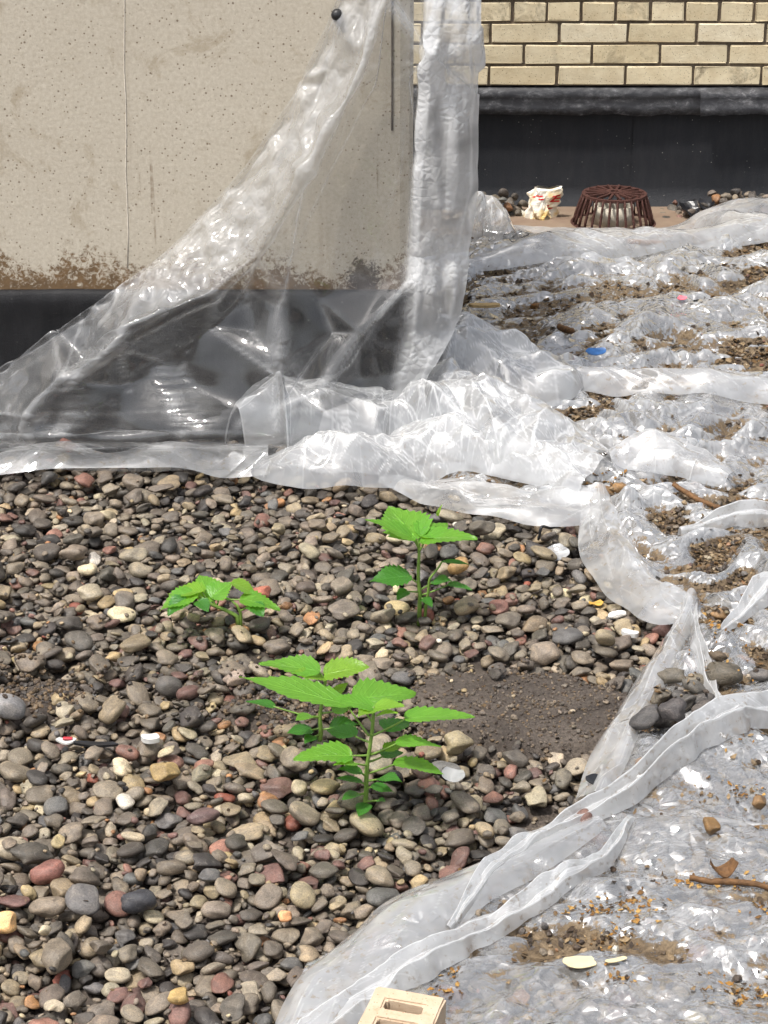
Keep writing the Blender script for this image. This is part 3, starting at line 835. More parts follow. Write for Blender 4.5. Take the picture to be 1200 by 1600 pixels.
Yn = B_ - depth
an_ = R(PITCH) + np.arctan((qy - 800) / FPX); zn = CAM_H - Yn * np.tan(an_); zcn = Yn * math.cos(R(PITCH)) + (CAM_H - zn) * math.sin(R(PITCH))
Pn = np.stack([(qx - 600) / FPX * zcn, Yn, zn], -1)
wq = (1 - sm(676, 696, qy))[..., None]
P = P * (1 - wq) + Pn * wq
VV, UU = np.meshgrid(np.linspace(0, 12, NV), ut, indexing='ij')
Nn = normals(P)
Nn *= np.where(Nn[..., 1:2] > 0, -1, 1)
band = (1 - sm(1.7, 2.15, UU)) * sm(.02, .25, UU)                    # crushed strip between free edge and ridge
sx1 = P[..., 0] * 1.0; sz1 = P[..., 2]
diag = sx1 * .62 + sz1 * .78; across = sx1 * .78 - sz1 * .62
k1 = crease(diag * 30, across * 38, 3) - .5; k2 = crease(diag * 80, across * 85, 11) - .5
big = crease(sx1 * 7, sz1 * 5 + P[..., 1] * 5, 21) - .5; mid = crease(sx1 * 17, sz1 * 9, 31) - .5
right = sm(4.6, 5.3, UU)
low = sm(6.2, 7.5, VV)
disp = band * (k1 * .024 + k2 * .012) * (1 - .6 * low) + (1 - band) * (big * .008 * (.35 + .9 * low) + mid * .004 * (.3 + low) + (crease(sx1 * 19, sz1 * 16, 36) - .5) * .005 * low) + right * (1 - low) * ((crease(sx1 * 26, sz1 * 3, 41) - .5) * .010 + (crease(sx1 * 40, sz1 * 22, 51) - .5) * .0045)
# knot where the sheet is gathered near the corner
kc = F(668, 85, B_ - .03); kd = np.hypot(P[..., 0] - kc[0], P[..., 2] - kc[2])
ang = np.arctan2(P[..., 2] - kc[2], P[..., 0] - kc[0])
disp += np.exp(-(kd / .05) ** 2) * (.009 * np.sin(ang * 7 + 1.2) * sm(.004, .03, kd) + .004)
# tent pulled out at the ridge ends
for (px, py, Y, r_, h_) in ((476, 268, B_ - .13, .02, .012),):
    q = F(px, py, Y); disp += h_ * np.exp(-((P[..., 0] - q[0]) ** 2 + (P[..., 2] - q[2]) ** 2) / r_ ** 2)
RIDGES = [  # traced creases: points, half width, height
    ([(602, -20), (556, 130), (477, 268)], .030, .020), ([(477, 268), (400, 402), (338, 454)], .030, .018), ([(338, 454), (190, 512), (95, 592), (45, 650)], .035, .030),
    ([(470, 285), (452, 400), (440, 470), (434, 640)], .022, .018), ([(190, 512), (205, 600)], .018, .012), ([(195, 512), (250, 555), (312, 672)], .022, .020),
    ([(440, 470), (385, 452)], .018, -.012), ([(438, 565), (330, 510)], .02, .012), ([(640, 440), (560, 520), (500, 612)], .022, .016), ([(600, 480), (545, 560), (470, 600)], .02, .010),
    ([(190, 448), (160, 505)], .018, .012), ([(438, 560), (372, 640), (312, 672)], .02, .012), ([(250, 560), (330, 500), (395, 470)], .02, -.010), ([(50, 632), (75, 668), (110, 660)], .018, .014),
    ([(690, -20), (668, 85), (658, 250), (642, 560)], .016, .014), ([(668, 85), (738, 66)], .014, .007), ([(668, 85), (700, 110), (728, 118)], .014, -.007), ([(668, 85), (640, 120)], .012, .006),
    ([(672, 90), (705, 190), (700, 330)], .014, .010), ([(722, -20), (736, 120), (728, 300), (700, 500)], .014, .012), ([(668, 85), (664, 60), (700, 30), (720, -20)], .012, .010), ([(700, 110), (690, 60)], .010, -.010),
    ([(640, 520), (668, 560), (655, 600)], .014, .012), ([(128, 490), (110, 560)], .02, .01), ([(560, 130), (520, 240), (477, 268)], .014, -.008), ([(300, 520), (280, 600), (250, 670)], .016, .008),
]
white = np.zeros(P.shape[:2])
for pts, hw, hh_ in RIDGES:
    q = np.array([F(a, b, B_ - .05) for a, b in pts])[:, (0, 2)]
    dm = np.full(P.shape[:2], 9.0); fade = np.zeros(P.shape[:2])
    tot = len(q) - 1
    for k in range(tot):
        ab = q[k + 1] - q[k]; ap = np.stack([P[..., 0] - q[k, 0], P[..., 2] - q[k, 1]], -1)
        tt_ = np.clip((ap @ ab) / (ab @ ab), 0, 1)
        dd = np.linalg.norm(ap - tt_[..., None] * ab, axis=-1)
        dm = np.minimum(dm, dd)
    disp += .12 * hh_ * np.clip(1 - dm / hw, 0, 1)
    white = np.maximum(white, np.clip(1 - dm / .006, 0, 1) * (1 if hh_ > 0 else .4))
pl = pleats(P[..., 0], P[..., 2], 7, 7.0, 7, .5, 2.4, 4.0)
disp += (1 - band) * (pl - .02) * (.04 + .05 * low) + right * (1 - low) * pleats(P[..., 0], P[..., 2] * .35, 9, 16., 6, .0, 1.0, 6.) * .20
P += Nn * disp[..., None]

def coll_block(P):
    x, y, z = P[..., 0], P[..., 1], P[..., 2]
    face = np.where(z > .36, B_ - .005, B_ - .030 - .02 * np.clip((.1 - z) / .15, 0, 1))
    m = (x < BX1 + .012) & (z < BZ + .02)
    P[..., 1] = np.where(m, np.minimum(y, face), y)
    h = hs(P[..., 0], P[..., 1])
    P[..., 2] = np.maximum(P[..., 2], np.where(P[..., 1] < B_ - .03, h + .003, P[..., 2]))
for k in range(3):
    sq = blur(blur(P[..., k], 1, 0), 1, 1); P[3:-3, 3:-3, k] = sq[3:-3, 3:-3]
coll_block(P)
dbl = 4.5 * band * (1 - .5 * low) + 11.0 * sm(4.7, 5.1, UU) * (1 - .4 * sm(8.2, 9.5, VV)) + 5 * white + blur(blur(whiten(P, 16, 6), 1, 0), 1, 1)
drape = film_obj('draped_plastic_sheet', P, M_FILM, None, None, dbl, label='clear plastic sheet hanging over the bulkhead corner and swept across its front', cat='plastic sheet')
print('drape ok')

# ------------------------------------------------------------------ 2. sheet lying over the gravel to the right
NV2, NU2 = 600, 300
yrow = np.linspace(1690, 352, NV2)
Yr = np.array([G(600, q)[1] for q in yrow])
ex = edge_x(Yr)
u = np.linspace(0, 1, NU2) ** 1.12
Xg = ex[:, None] + (1.48 - ex)[:, None] * u[None]
Yg = np.repeat(Yr[:, None], NU2, 1)
def maxf(A, n, ax):
    B = A.copy()
    for k in range(1, n + 1):
        B = np.maximum(B, np.maximum(np.roll(A, k, ax), np.roll(A, -k, ax)))
    return B
HC = HM[::2, ::2]                                # film bridges from pebble to pebble
HC = maxf(maxf(HC, 5, 0), 5, 1)
HC = blur(blur(blur(blur(HC, 4, 0), 4, 1), 3, 0), 3, 1)
HC = np.repeat(np.repeat(HC, 2, 0), 2, 1)[:NY, :NX]
if HC.shape != HM.shape: HC = np.pad(HC, ((0, NY - HC.shape[0]), (0, NX - HC.shape[1])), mode='edge')
rid = lambda v, p=1.0: (1 - np.abs(2 * v - 1)) ** p
far = sm(4.0, 4.3, Yg)
base = hs(Xg, Yg, HC) * (1 - far) + far * (.012 + .03 * (fbm(Xg * 6, Yg * 6, 33) - .5) - .045 * sm(.55, .0, Yr[-1] - Yg) * (1 - .8 * sm(.85, 1.1, Xg)))
base = np.maximum(base, np.where(Yg < 4.2, hs(Xg, Yg) + .002, -1))
wx_ = Xg + .10 * (fbm(Xg * 3, Yg * 3, 61) - .5); wy_ = Yg + .55 * (fbm(Xg * 1.9, Yg * 1.9, 62) - .5)
amp = .22 + .78 * sm(2.9, 3.7, Yg)
fold = rid(vn(wx_ * 2.0 + wy_ * .5, wy_ * 6.0, 71), 2.2) * .055 + rid(vn(wx_ * 4.5 - wy_ * 2, wy_ * 12, 73), 2.) * .032 + rid(vn(wx_ * 9 + wy_ * 3, wy_ * 22, 75), 1.6) * .014
cre = (pleats(wx_, wy_, 17, 8., 9, 1.57, 2.5, 2.8) - .02) * .62 + (crease(wx_ * 14, wy_ * 20, 83) - .5) * .020 + (crease(wx_ * 34, wy_ * 44, 85) - .5) * .009
near = 1 - sm(2.9, 3.5, Yg)
cre = cre * (.45 + .55 * sm(2.9, 3.5, Yg)) + near * ((pleats(Xg, Yg, 27, 16., 8, .9, 3.1, 5.) - .012) * .35 + (crease(Xg * 48, Yg * 52, 87) - .5) * .008 + (crease(Xg * 90, Yg * 95, 88) - .5) * .0035)
edge_damp = .25 + .75 * sm(0, .06, (Xg - ex[:, None]))
lift = np.clip(fold * amp - .010, 0, None) * .45 + np.clip(cre + .004, 0, None) * (.44 - .08 * near)
bq = G(600, 1575, .02); lift *= sm(.09, .16, np.hypot(Xg - bq[0], (Yg - bq[1]) * .9))
edge_damp = edge_damp * (.25 + .75 * sm(0, .35, Yr[-1] - Yg))
Z = base + .003 + lift * edge_damp
jx = (crease(Xg * 12, Yg * 12, 89) - .5) * .012
P2 = np.stack([Xg + jx * (u[None] > 0), Yg, Z], -1)
zs = P2[..., 2]
hollow = blur(blur(zs, 22, 0), 17, 1) - zs
patch = sm(.42, .56, fbm(Xg * 4, Yg * 5, 91))
soil = np.clip(sm(-.006, .010, hollow) * (.45 + .85 * patch), 0, 1.25) * (.56 + .58 * sm(3.0, 3.5, Yg))
gsheet = film_obj('ground_plastic_sheet', P2, M_FILM_GROUND, None, soil, whiten(P2, 6, 2.0) + 1.2 * sm(3.2, 3.8, Yg) + .7 * near, label='soiled clear plastic sheet spread over the gravel on the right', cat='plastic sheet')
HS2 = (Xg, Yg, P2)
print('ground sheet ok')

# ------------------------------------------------------------------ 3. bunched heap of film at the foot of the corner
def strip(path, width, height, nv, nu, seed, amp=.01, arch=1.0, fr=(20, 40), lift=.004, skew=0.0, rope=False):
    """a folded-over length of film: an arched band along a path on the ground"""
    A = np.array(path, float); tt = np.linspace(0, len(A) - 1, nv)
    i = np.clip(tt.astype(int), 0, len(A) - 2); f = (tt - i)[:, None]
    p0 = A[np.clip(i - 1, 0, len(A) - 1)]; p1 = A[i]; p2 = A[i + 1]; p3 = A[np.clip(i + 2, 0, len(A) - 1)]
    Q = p1 + .5 * f * (p2 - p0 + f * (2 * p0 - 5 * p1 + 4 * p2 - p3 + f * (3 * (p1 - p2) + p3 - p0)))
    Tn = np.gradient(Q, axis=0); Tn[:, 2] = 0; Tn /= np.linalg.norm(Tn, axis=1)[:, None] + 1e-9
    Sd = np.stack([Tn[:, 1], -Tn[:, 0], np.zeros(nv)], -1)
    w = np.interp(tt, np.linspace(0, len(A) - 1, len(width)), width); h = np.interp(tt, np.linspace(0, len(A) - 1, len(height)), height)
    v = np.linspace(-1, 1, nu)
    wob = 1 + .35 * (vn(tt * 1.7, tt * 0, seed) - .5) + (.5 * (vn(tt * 5.3, tt * 0 + 3, seed) - .5) if rope else 0)
    XY = Q[:, None, :] + Sd[:, None, :] * (v[None, :, None] * (w * wob)[:, None, None] * .5)
    L = np.cumsum(np.r_[0, np.linalg.norm(np.diff(Q, axis=0), axis=1)])
    if rope:                                     # film folded over itself: flat facets between sharp running creases
        kp = np.array([-1, -.62, -.12, .34, .72, 1.0]); kh = np.array([0, .72, .50, 1.0, .45, 0])
        a = np.zeros((nv, nu))
        for q_ in range(nv):
            w1 = .5 * (vn(np.arange(6) * 3.7, np.full(6, tt[q_] * 1.1), seed) - .5) * np.array([0, 1, 1, 1, 1, 0]) * .6
            w2 = 1 + .8 * (vn(np.arange(6) * 5.1 + 40, np.full(6, tt[q_] * 1.6), seed) - .5)
            a[q_] = np.interp(v, kp + w1, kh * w2)
        a = a * h[:, None]
    else:
        a = np.clip(1 - np.abs(v[None] - skew * (1 - v[None] ** 2)) ** 2.2, 0, 1) * h[:, None] * arch
    xx = L[:, None]; yy = v[None] * w[:, None] * .5
    wid = yy + .05 * (vn(xx * 3, yy * 3, seed + 2) - .5)
    n = (pleats(xx, wid, seed, fr[1] * .32, 7, 1.57, 1.3, 5.) - .015) * amp * 15 + (crease(xx * fr[0] * .9, yy * fr[1] * .8, seed + 4) - .5) * amp * 1.4 + (crease(xx * fr[0] * 2.6, yy * fr[1] * 2.0, seed + 6) - .5) * amp * .5
    n = n * np.clip(1.1 - np.abs(v[None]) ** 3, 0, 1)
    return XY, a + n, L, v

def put_strip(name, path, width, height, nv, nu, seed, mat, parent, amp=.01, fr=(20, 40), lift=.004, skew=0., soilf=.25, rope=False, it=14, dbl=.25, **kw):
    nv = int(nv * 1.6); nu = int(nu * 1.6)
    XY, z, L, v = strip(path, width, height, nv, nu, seed, amp, 1.0, fr, lift, skew, rope)
    Pm = XY.copy()
    bz = ground_z(Pm[..., 0], Pm[..., 1])
    bz = blur(blur(bz, 11, 0), 8, 1)
    Pm[..., 2] = bz + lift + np.clip(z, -.002, None) + XY[..., 2]
    low_ = bz + lift
    def cl(Q):
        Q[..., 2] = np.maximum(Q[..., 2], low_ * .999)
    so = np.full(Pm.shape[:2], soilf) * (.6 + .8 * fbm(Pm[..., 0] * 12, Pm[..., 1] * 12, seed))
    return film_obj(name, Pm, mat, parent, so, dbl + whiten(Pm, 7, 2.0), **kw), Pm

ZB = blur(blur(P2[..., 2], 7, 0), 6, 1)
def on_sheet(x, y, Zt=None):
    """height of the ground sheet's surface at (x, y)"""
    Zt = P2[..., 2] if Zt is None else Zt
    r_ = np.interp(y, Yr, np.arange(NV2)); e = edge_x(y)
    uu = np.clip((x - e) / (1.48 - e), 0, 1) ** (1 / 1.12) * (NU2 - 1)
    i = np.clip(r_.astype(int), 0, NV2 - 2); j = np.clip(uu.astype(int), 0, NU2 - 2); a = r_ - i; b = uu - j
    return (Zt[i, j] * (1 - b) + Zt[i, j + 1] * b) * (1 - a) + (Zt[i + 1, j] * (1 - b) + Zt[i + 1, j + 1] * b) * a
def ground_z(x, y):
    """top of whatever lies there: sheet on the right, else pebbles"""
    x = np.asarray(x, float); y = np.asarray(y, float)
    z = np.where(y < 4.24, hs(x, y, HC), 0.0)
    return np.where(x > edge_x(y), np.maximum(on_sheet(x, y, ZB), np.where(y < 4.24, z, -1)), z)

heap = thing('bunched_plastic_sheet', 'thick crumpled roll of milky plastic bunched at the foot of the bulkhead corner', 'plastic sheet')
g = lambda *pts: [G(a, b, z) * np.array((1, 1, 0)) + np.array((0, 0, l)) for (a, b, z, l) in pts]
put_strip('rolled_fold', g((368, 706, 0, .0), (430, 690, 0, .0), (520, 690, 0, .0), (620, 688, 0, .0), (720, 700, 0, .0), (830, 735, 0, 0), (925, 775, 0, 0)),
          [.07, .25, .33, .33, .30, .26, .16], [.035, .115, .105, .10, .10, .07, .03], 190, 70, 5, M_FILM_CRUSH, heap, .020, (17, 22), .004, .10, .08, it=20)
put_strip('rolled_fold', g((395, 728, 0, .0), (480, 738, 0, .0), (560, 735, 0, 0), (680, 728, 0, 0), (790, 742, 0, 0), (930, 790, 0, 0)),
          [.03, .13, .16, .16, .16, .12], [.012, .065, .075, .075, .06, .03], 170, 46, 15, M_FILM_CRUSH, heap, .016, (19, 30), .004, -.1, .10, it=20)
put_strip('rolled_fold', g((640, 640, 0, .0), (700, 640, 0, .0), (770, 640, 0, 0), (840, 640, 0, 0), (900, 628, 0, 0)),
          [.08, .28, .34, .28, .10], [.04, .10, .10, .07, .012], 110, 60, 25, M_FILM_CRUSH, heap, .020, (17, 24), .004, 0, .08, it=20)
put_strip('loose_hem', g((600, 740, 0, 0), (680, 762, 0, 0), (770, 790, 0, 0), (860, 806, 0, 0), (935, 806, 0, 0)),
          [.05, .11, .13, .12, .10], [.008, .015, .02, .02, .015], 110, 30, 35, M_FILM_CRUSH, heap, .006, (15, 30), .003, 0, .1, it=10)
put_strip('loose_hem', g((-60, 722, 0, 0), (60, 720, 0, 0), (200, 720, 0, 0), (330, 720, 0, 0), (420, 720, 0, 0)),
          [.085, .09, .085, .09, .10], [.006, .012, .006, .014, .02], 150, 30, 37, M_FILM_CRUSH, heap, .007, (12, 34), .003, 0, .2, it=10)

# ------------------------------------------------------------------ 4. turned-over edges of the ground sheet
ML = M_FILM_CRUSH
def fold_edge(path, w, h, nv, nu, seed, amp=.006, fr=(10, 34), lift=.004, skew=0., soilf=.2, mat=None, rope=False):
    return put_strip('folded_edge', g(*path), w, h, nv, nu, seed, mat or ML, gsheet, amp, fr, lift, skew, soilf, rope=rope, dbl=.8 if rope else .15)
fold_edge([(1215, 1124, 0, 0), (1140, 1154, 0, 0), (1050, 1216, 0, 0), (960, 1268, 0, 0), (860, 1315, 0, 0), (770, 1385, 0, 0), (700, 1475, 0, 0)],
          [.065, .075, .058, .048, .040, .032, .010], [.028, .038, .034, .030, .026, .018, .001], 170, 40, 51, 0.008, (13, 44), rope=True)
fold_edge([(985, 1292, 0, 0), (930, 1368, 0, 0), (830, 1430, 0, 0), (720, 1490, 0, 0), (620, 1545, 0, 0), (520, 1600, 0, 0), (470, 1640, 0, 0)],
          [.015, .030, .036, .042, .055, .065, .07], [.001, .018, .022, .026, .030, .028, .025], 160, 36, 53, 0.008, (13, 44), rope=True)
fold_edge([(930, 1296, 0, 0), (800, 1362, 0, 0), (680, 1432, 0, 0), (590, 1495, 0, 0), (520, 1560, 0, 0), (480, 1630, 0, 0)],
          [.05, .09, .12, .12, .10, .09], [.008, .016, .018, .018, .016, .015], 150, 34, 55, .005)
fold_edge([(930, 800, 0, 0), (940, 850, 0, 0), (975, 905, 0, 0), (1030, 950, 0, 0), (1085, 968, 0, 0)],
          [.05, .09, .10, .09, .04], [.012, .02, .025, .02, .012], 130, 34, 57, .006)
fold_edge([(1078, 962, 0, 0), (1050, 1010, 0, 0), (1012, 1080, 0, 0), (965, 1170, 0, 0), (925, 1250, 0, 0)],
          [.03, .05, .06, .065, .055], [.026, .024, .018, .014, .008], 130, 34, 59, 0.006, (14, 36))
fold_edge([(1080, 966, 0, 0), (1090, 1030, 0, 0), (1108, 1090, 0, 0), (1125, 1125, 0, 0)],
          [.02, .028, .032, .03], [.02, .025, .02, .01], 90, 26, 61, 0.008, (13, 44), rope=True)
fold_edge([(1230, 940, 0, 0), (1180, 968, 0, 0), (1125, 1015, 0, 0)], [.06, .05, .01], [.05, .04, .01], 90, 30, 63, 0.008, (13, 44), rope=True)
fold_edge([(1230, 835, 0, 0), (1150, 845, 0, 0), (1060, 862, 0, 0)], [.04, .03, .015], [.035, .03, .01], 90, 26, 65, 0.008, (13, 44), rope=True)
fold_edge([(950, 765, 0, 0), (1020, 760, 0, 0), (1090, 770, 0, 0), (1140, 785, 0, 0)], [.05, .10, .12, .05], [.012, .028, .026, .008], 110, 34, 67, .010, (14, 26))
fold_edge([(720, 450, 0, 0), (850, 440, 0, 0), (980, 425, 0, 0), (1100, 408, 0, 0), (1230, 395, 0, 0)], [.05, .13, .13, .13, .12], [.02, .05, .05, .05, .05], 150, 34, 69, .010)
fold_edge([(745, 356, 0, 0), (900, 366, 0, 0), (1020, 362, 0, 0), (1120, 348, 0, 0), (1230, 342, 0, 0)], [.09, .09, .10, .12, .12], [.015, .012, .018, .035, .04], 180, 40, 71, .008)
fold_edge([(1090, 362, 0, 0), (1140, 375, 0, 0), (1230, 405, 0, 0)], [.05, .11, .12], [.03, .055, .05], 90, 30, 73, .010)
fold_edge([(850, 640, 0, 0), (960, 645, 0, 0), (1090, 652, 0, 0), (1230, 660, 0, 0)], [.04, .10, .10, .09], [.02, .04, .04, .04], 150, 30, 75, .010)
fold_edge([(722, 400, 0, 0), (742, 372, 0, 0), (768, 372, 0, .0), (796, 398, 0, 0)], [.05, .10, .12, .05], [.05, .11, .09, .02], 110, 50, 77, .016)

# ================================================================== PLANTS
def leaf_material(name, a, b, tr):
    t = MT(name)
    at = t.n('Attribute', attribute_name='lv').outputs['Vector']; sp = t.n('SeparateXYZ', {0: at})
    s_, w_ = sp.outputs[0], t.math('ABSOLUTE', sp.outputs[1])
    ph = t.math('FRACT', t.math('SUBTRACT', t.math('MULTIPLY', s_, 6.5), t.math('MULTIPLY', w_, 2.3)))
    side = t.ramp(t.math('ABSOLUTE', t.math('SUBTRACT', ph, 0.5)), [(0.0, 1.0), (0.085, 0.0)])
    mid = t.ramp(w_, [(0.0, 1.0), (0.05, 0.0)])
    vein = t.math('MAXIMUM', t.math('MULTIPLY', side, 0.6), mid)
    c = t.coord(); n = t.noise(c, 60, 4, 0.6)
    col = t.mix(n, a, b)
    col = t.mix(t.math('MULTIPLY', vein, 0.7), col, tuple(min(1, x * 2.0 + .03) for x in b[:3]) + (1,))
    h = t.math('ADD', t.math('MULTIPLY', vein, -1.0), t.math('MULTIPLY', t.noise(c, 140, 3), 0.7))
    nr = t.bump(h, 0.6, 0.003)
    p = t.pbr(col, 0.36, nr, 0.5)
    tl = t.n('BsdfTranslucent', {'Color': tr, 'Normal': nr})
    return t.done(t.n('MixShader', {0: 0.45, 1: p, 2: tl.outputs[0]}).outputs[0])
M_LEAF = leaf_material('leaf_bright', lin(84, 146, 48), lin(122, 178, 62), lin(172, 222, 56))
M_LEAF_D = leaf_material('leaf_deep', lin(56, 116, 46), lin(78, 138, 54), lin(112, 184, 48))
M_LEAF_Y = leaf_material('leaf_young', lin(112, 158, 48), lin(136, 180, 62), lin(180, 220, 60))
M_STEM = plain('plant_stem', lin(112, 142, 62), .5, .2, 90, .2)

def leaf_geo(L, W, heart, seed, droop, fold, nv=49, nu=9):
    r = np.random.default_rng(seed)
    s = np.linspace(0, 1, nv); v = np.linspace(-1, 1, nu)
    w = (np.sin(np.pi * np.clip(s, 0, 1) ** (.62 if heart else .85)) ** .85) * (1 - .25 * s) + .02 * (1 - s)
    tooth = 1 + .26 * (((s * 9.0 + .3) % 1) - .5) * (s > .10) * (s < .97)
    SS, VV_ = np.meshgrid(s, v, indexing='ij')
    ww = (w * W * .5)[:, None] * np.where(np.abs(VV_) > .99, tooth[:, None], 1)
    x = SS * L - heart * .10 * L * np.abs(VV_) ** 1.5 * np.exp(-(SS / .18) ** 2)
    x = x + np.abs(VV_) * L * .05 * (1 - SS)
    y = VV_ * ww
    z = fold * np.abs(y) - droop * L * SS ** 2 + .035 * W * np.sin(SS * 7 + r.uniform(0, 6)) * VV_ + .05 * W * (vn(SS * 4, VV_ * 2 + 3, seed) - .5) * np.abs(VV_)
    ph = (SS * 6.5 - np.abs(VV_) * 2.3) % 1
    z -= .012 * W * np.exp(-((ph - .5) / .12) ** 2) * (np.abs(VV_) < .95)
    V = np.stack([x, y, z], -1).reshape(-1, 3)
    lv = np.stack([SS, VV_, SS * 0], -1).reshape(-1, 3)
    return V, quads(nv, nu), lv

def add_leaf(plant, base, tip, W, mat, org, attach=None, heart=.6, lean=.3, droop=.12, fold=.18, seed=0, roll=0.0, pet=.0016):
    base = np.array(base); tip = np.array(tip)
    e1 = tip - base; L = np.linalg.norm(e1); e1 /= L
    up = np.array((roll, -lean, 1.0)); e3 = up - e1 * (up @ e1); e3 /= np.linalg.norm(e3); e2 = np.cross(e3, e1)
    lean = lean * .45 - .02; W = W * .78
    up = np.array((roll, -lean, 1.0)); e3 = up - e1 * (up @ e1); e3 /= np.linalg.norm(e3); e2 = np.cross(e3, e1)
    V, Q, lv = leaf_geo(L, W, heart, seed, droop, fold)
    V[:, 2] += droop * L * (V[:, 0] / L)                        # keep the tip where it belongs
    Vw = base + V[:, :1] * e1 + V[:, 1:2] * e2 + V[:, 2:] * e3
    me = mesh_np('leaf', Vw - org, Q)
    a = me.attributes.new('lv', 'FLOAT_VECTOR', 'POINT'); a.data.foreach_set('vector', lv.astype(np.float32).ravel())
    o = link('leaf', me, mat, plant)
    if attach is not None:
        at_ = np.array(attach); m = (at_ + base) / 2 + np.array((0, 0, -.06 * np.linalg.norm(base - at_)))
        ks = np.linspace(0, 1, 7)[:, None]
        path = (1 - ks) ** 2 * at_ + 2 * ks * (1 - ks) * m + ks ** 2 * (base + e1 * .004)
        V, Q = tube(path, np.linspace(pet * 1.2, pet * .8, 7), 6)
        link('petiole', mesh_np('petiole', V - org, Q), M_STEM, o)
    return o

def plant(label, stems, leaves, Y, gz=None):
    p0 = F(stems[0][0][0], stems[0][0][1], Y)
    org = np.array((p0[0], p0[1], float(hs(p0[0], p0[1])) - .01))
    e = thing('leafy_seedling', label, 'plant', tuple(org), 'seedlings growing in the gravel')
    for st_ in stems:
        pts = np.array([F(a, b, Y + d) for (a, b, d) in st_])
        t = np.linspace(0, 1, 16); k = np.linspace(0, 1, len(pts))
        path = np.stack([np.interp(t, k, pts[:, i]) for i in range(3)], -1)
        path[0, 2] = min(path[0, 2], org[2]) - .012
        path += .0015 * np.stack([np.sin(t * 9), np.cos(t * 7), t * 0], -1)
        V, Q = tube(path, np.linspace(.0042, .0024, 16) * (1 if st_ is stems[0] else .7), 8)
        link('stem', mesh_np('stem', V - org, Q), M_STEM, e)
    for i, (b, tp, W, mt, att, kw) in enumerate(leaves):
        add_leaf(e, F(b[0], b[1], Y + b[2]), F(tp[0], tp[1], Y + tp[2]), W, {'b': M_LEAF, 'd': M_LEAF_D, 'y': M_LEAF_Y}[mt], org,
                 None if att is None else F(att[0], att[1], Y + att[2]), seed=i * 7 + int(b[0]), **kw)
    return e

YA = G(570, 1268, -.01)[1]
plant('tallest bright green seedling with broad pointed leaves in front of the bare silt',
      [[(568, 1272, 0), (572, 1225, 0), (578, 1170, 0), (583, 1105, 0)]],
      [((545, 1102, .02), (374, 1058, .03), .075, 'b', (577, 1150, 0), dict(lean=.35, droop=.05)),
       ((556, 1092, .03), (650, 1084, .07), .095, 'b', (582, 1128, 0), dict(lean=.55, droop=.10, heart=.9)),
       ((584, 1106, .0), (520, 1092, -.01), .050, 'b', None, dict(lean=.5)),
       ((584, 1106, 0), (632, 1103, -.02), .045, 'y', None, dict(lean=.4)),
       ((582, 1108, 0), (560, 1120, -.05), .034, 'y', None, dict(lean=.2, droop=.05)),
       ((588, 1118, 0), (622, 1114, -.03), .030, 'y', None, dict(lean=.2)),
       ((632, 1122, -.01), (742, 1121, .0), .062, 'b', (580, 1150, 0), dict(lean=.15, droop=.12)),
       ((618, 1160, -.015), (690, 1167, -.02), .045, 'b', (578, 1180, 0), dict(lean=.05, droop=.15)),
       ((550, 1180, -.01), (458, 1186, -.03), .078, 'b', (575, 1180, 0), dict(lean=.25, droop=.12)),
       ((615, 1192, -.01), (694, 1210, -.02), .052, 'b', (577, 1208, 0), dict(lean=.15, droop=.22)),
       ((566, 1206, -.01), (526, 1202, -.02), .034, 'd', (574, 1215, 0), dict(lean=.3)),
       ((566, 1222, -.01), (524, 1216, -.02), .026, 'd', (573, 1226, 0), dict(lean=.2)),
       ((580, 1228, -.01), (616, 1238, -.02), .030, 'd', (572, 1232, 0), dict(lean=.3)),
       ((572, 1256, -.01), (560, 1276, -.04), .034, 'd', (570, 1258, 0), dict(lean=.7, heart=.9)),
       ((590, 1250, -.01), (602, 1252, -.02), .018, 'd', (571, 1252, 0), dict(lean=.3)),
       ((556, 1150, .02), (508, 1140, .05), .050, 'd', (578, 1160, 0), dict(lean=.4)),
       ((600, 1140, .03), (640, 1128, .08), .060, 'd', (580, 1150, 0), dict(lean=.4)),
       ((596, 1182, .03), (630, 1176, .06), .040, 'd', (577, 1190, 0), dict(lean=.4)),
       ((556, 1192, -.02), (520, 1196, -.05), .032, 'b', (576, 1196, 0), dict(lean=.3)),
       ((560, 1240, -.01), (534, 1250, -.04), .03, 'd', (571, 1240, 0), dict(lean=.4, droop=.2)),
       ((600, 1172, .02), (640, 1160, .05), .035, 'y', (578, 1178, 0), dict(lean=.3)),
       ((592, 1216, -.02), (628, 1222, -.05), .036, 'd', (573, 1220, 0), dict(lean=.3, droop=.25))], YA)
YB = G(498, 1155, -.005)[1]
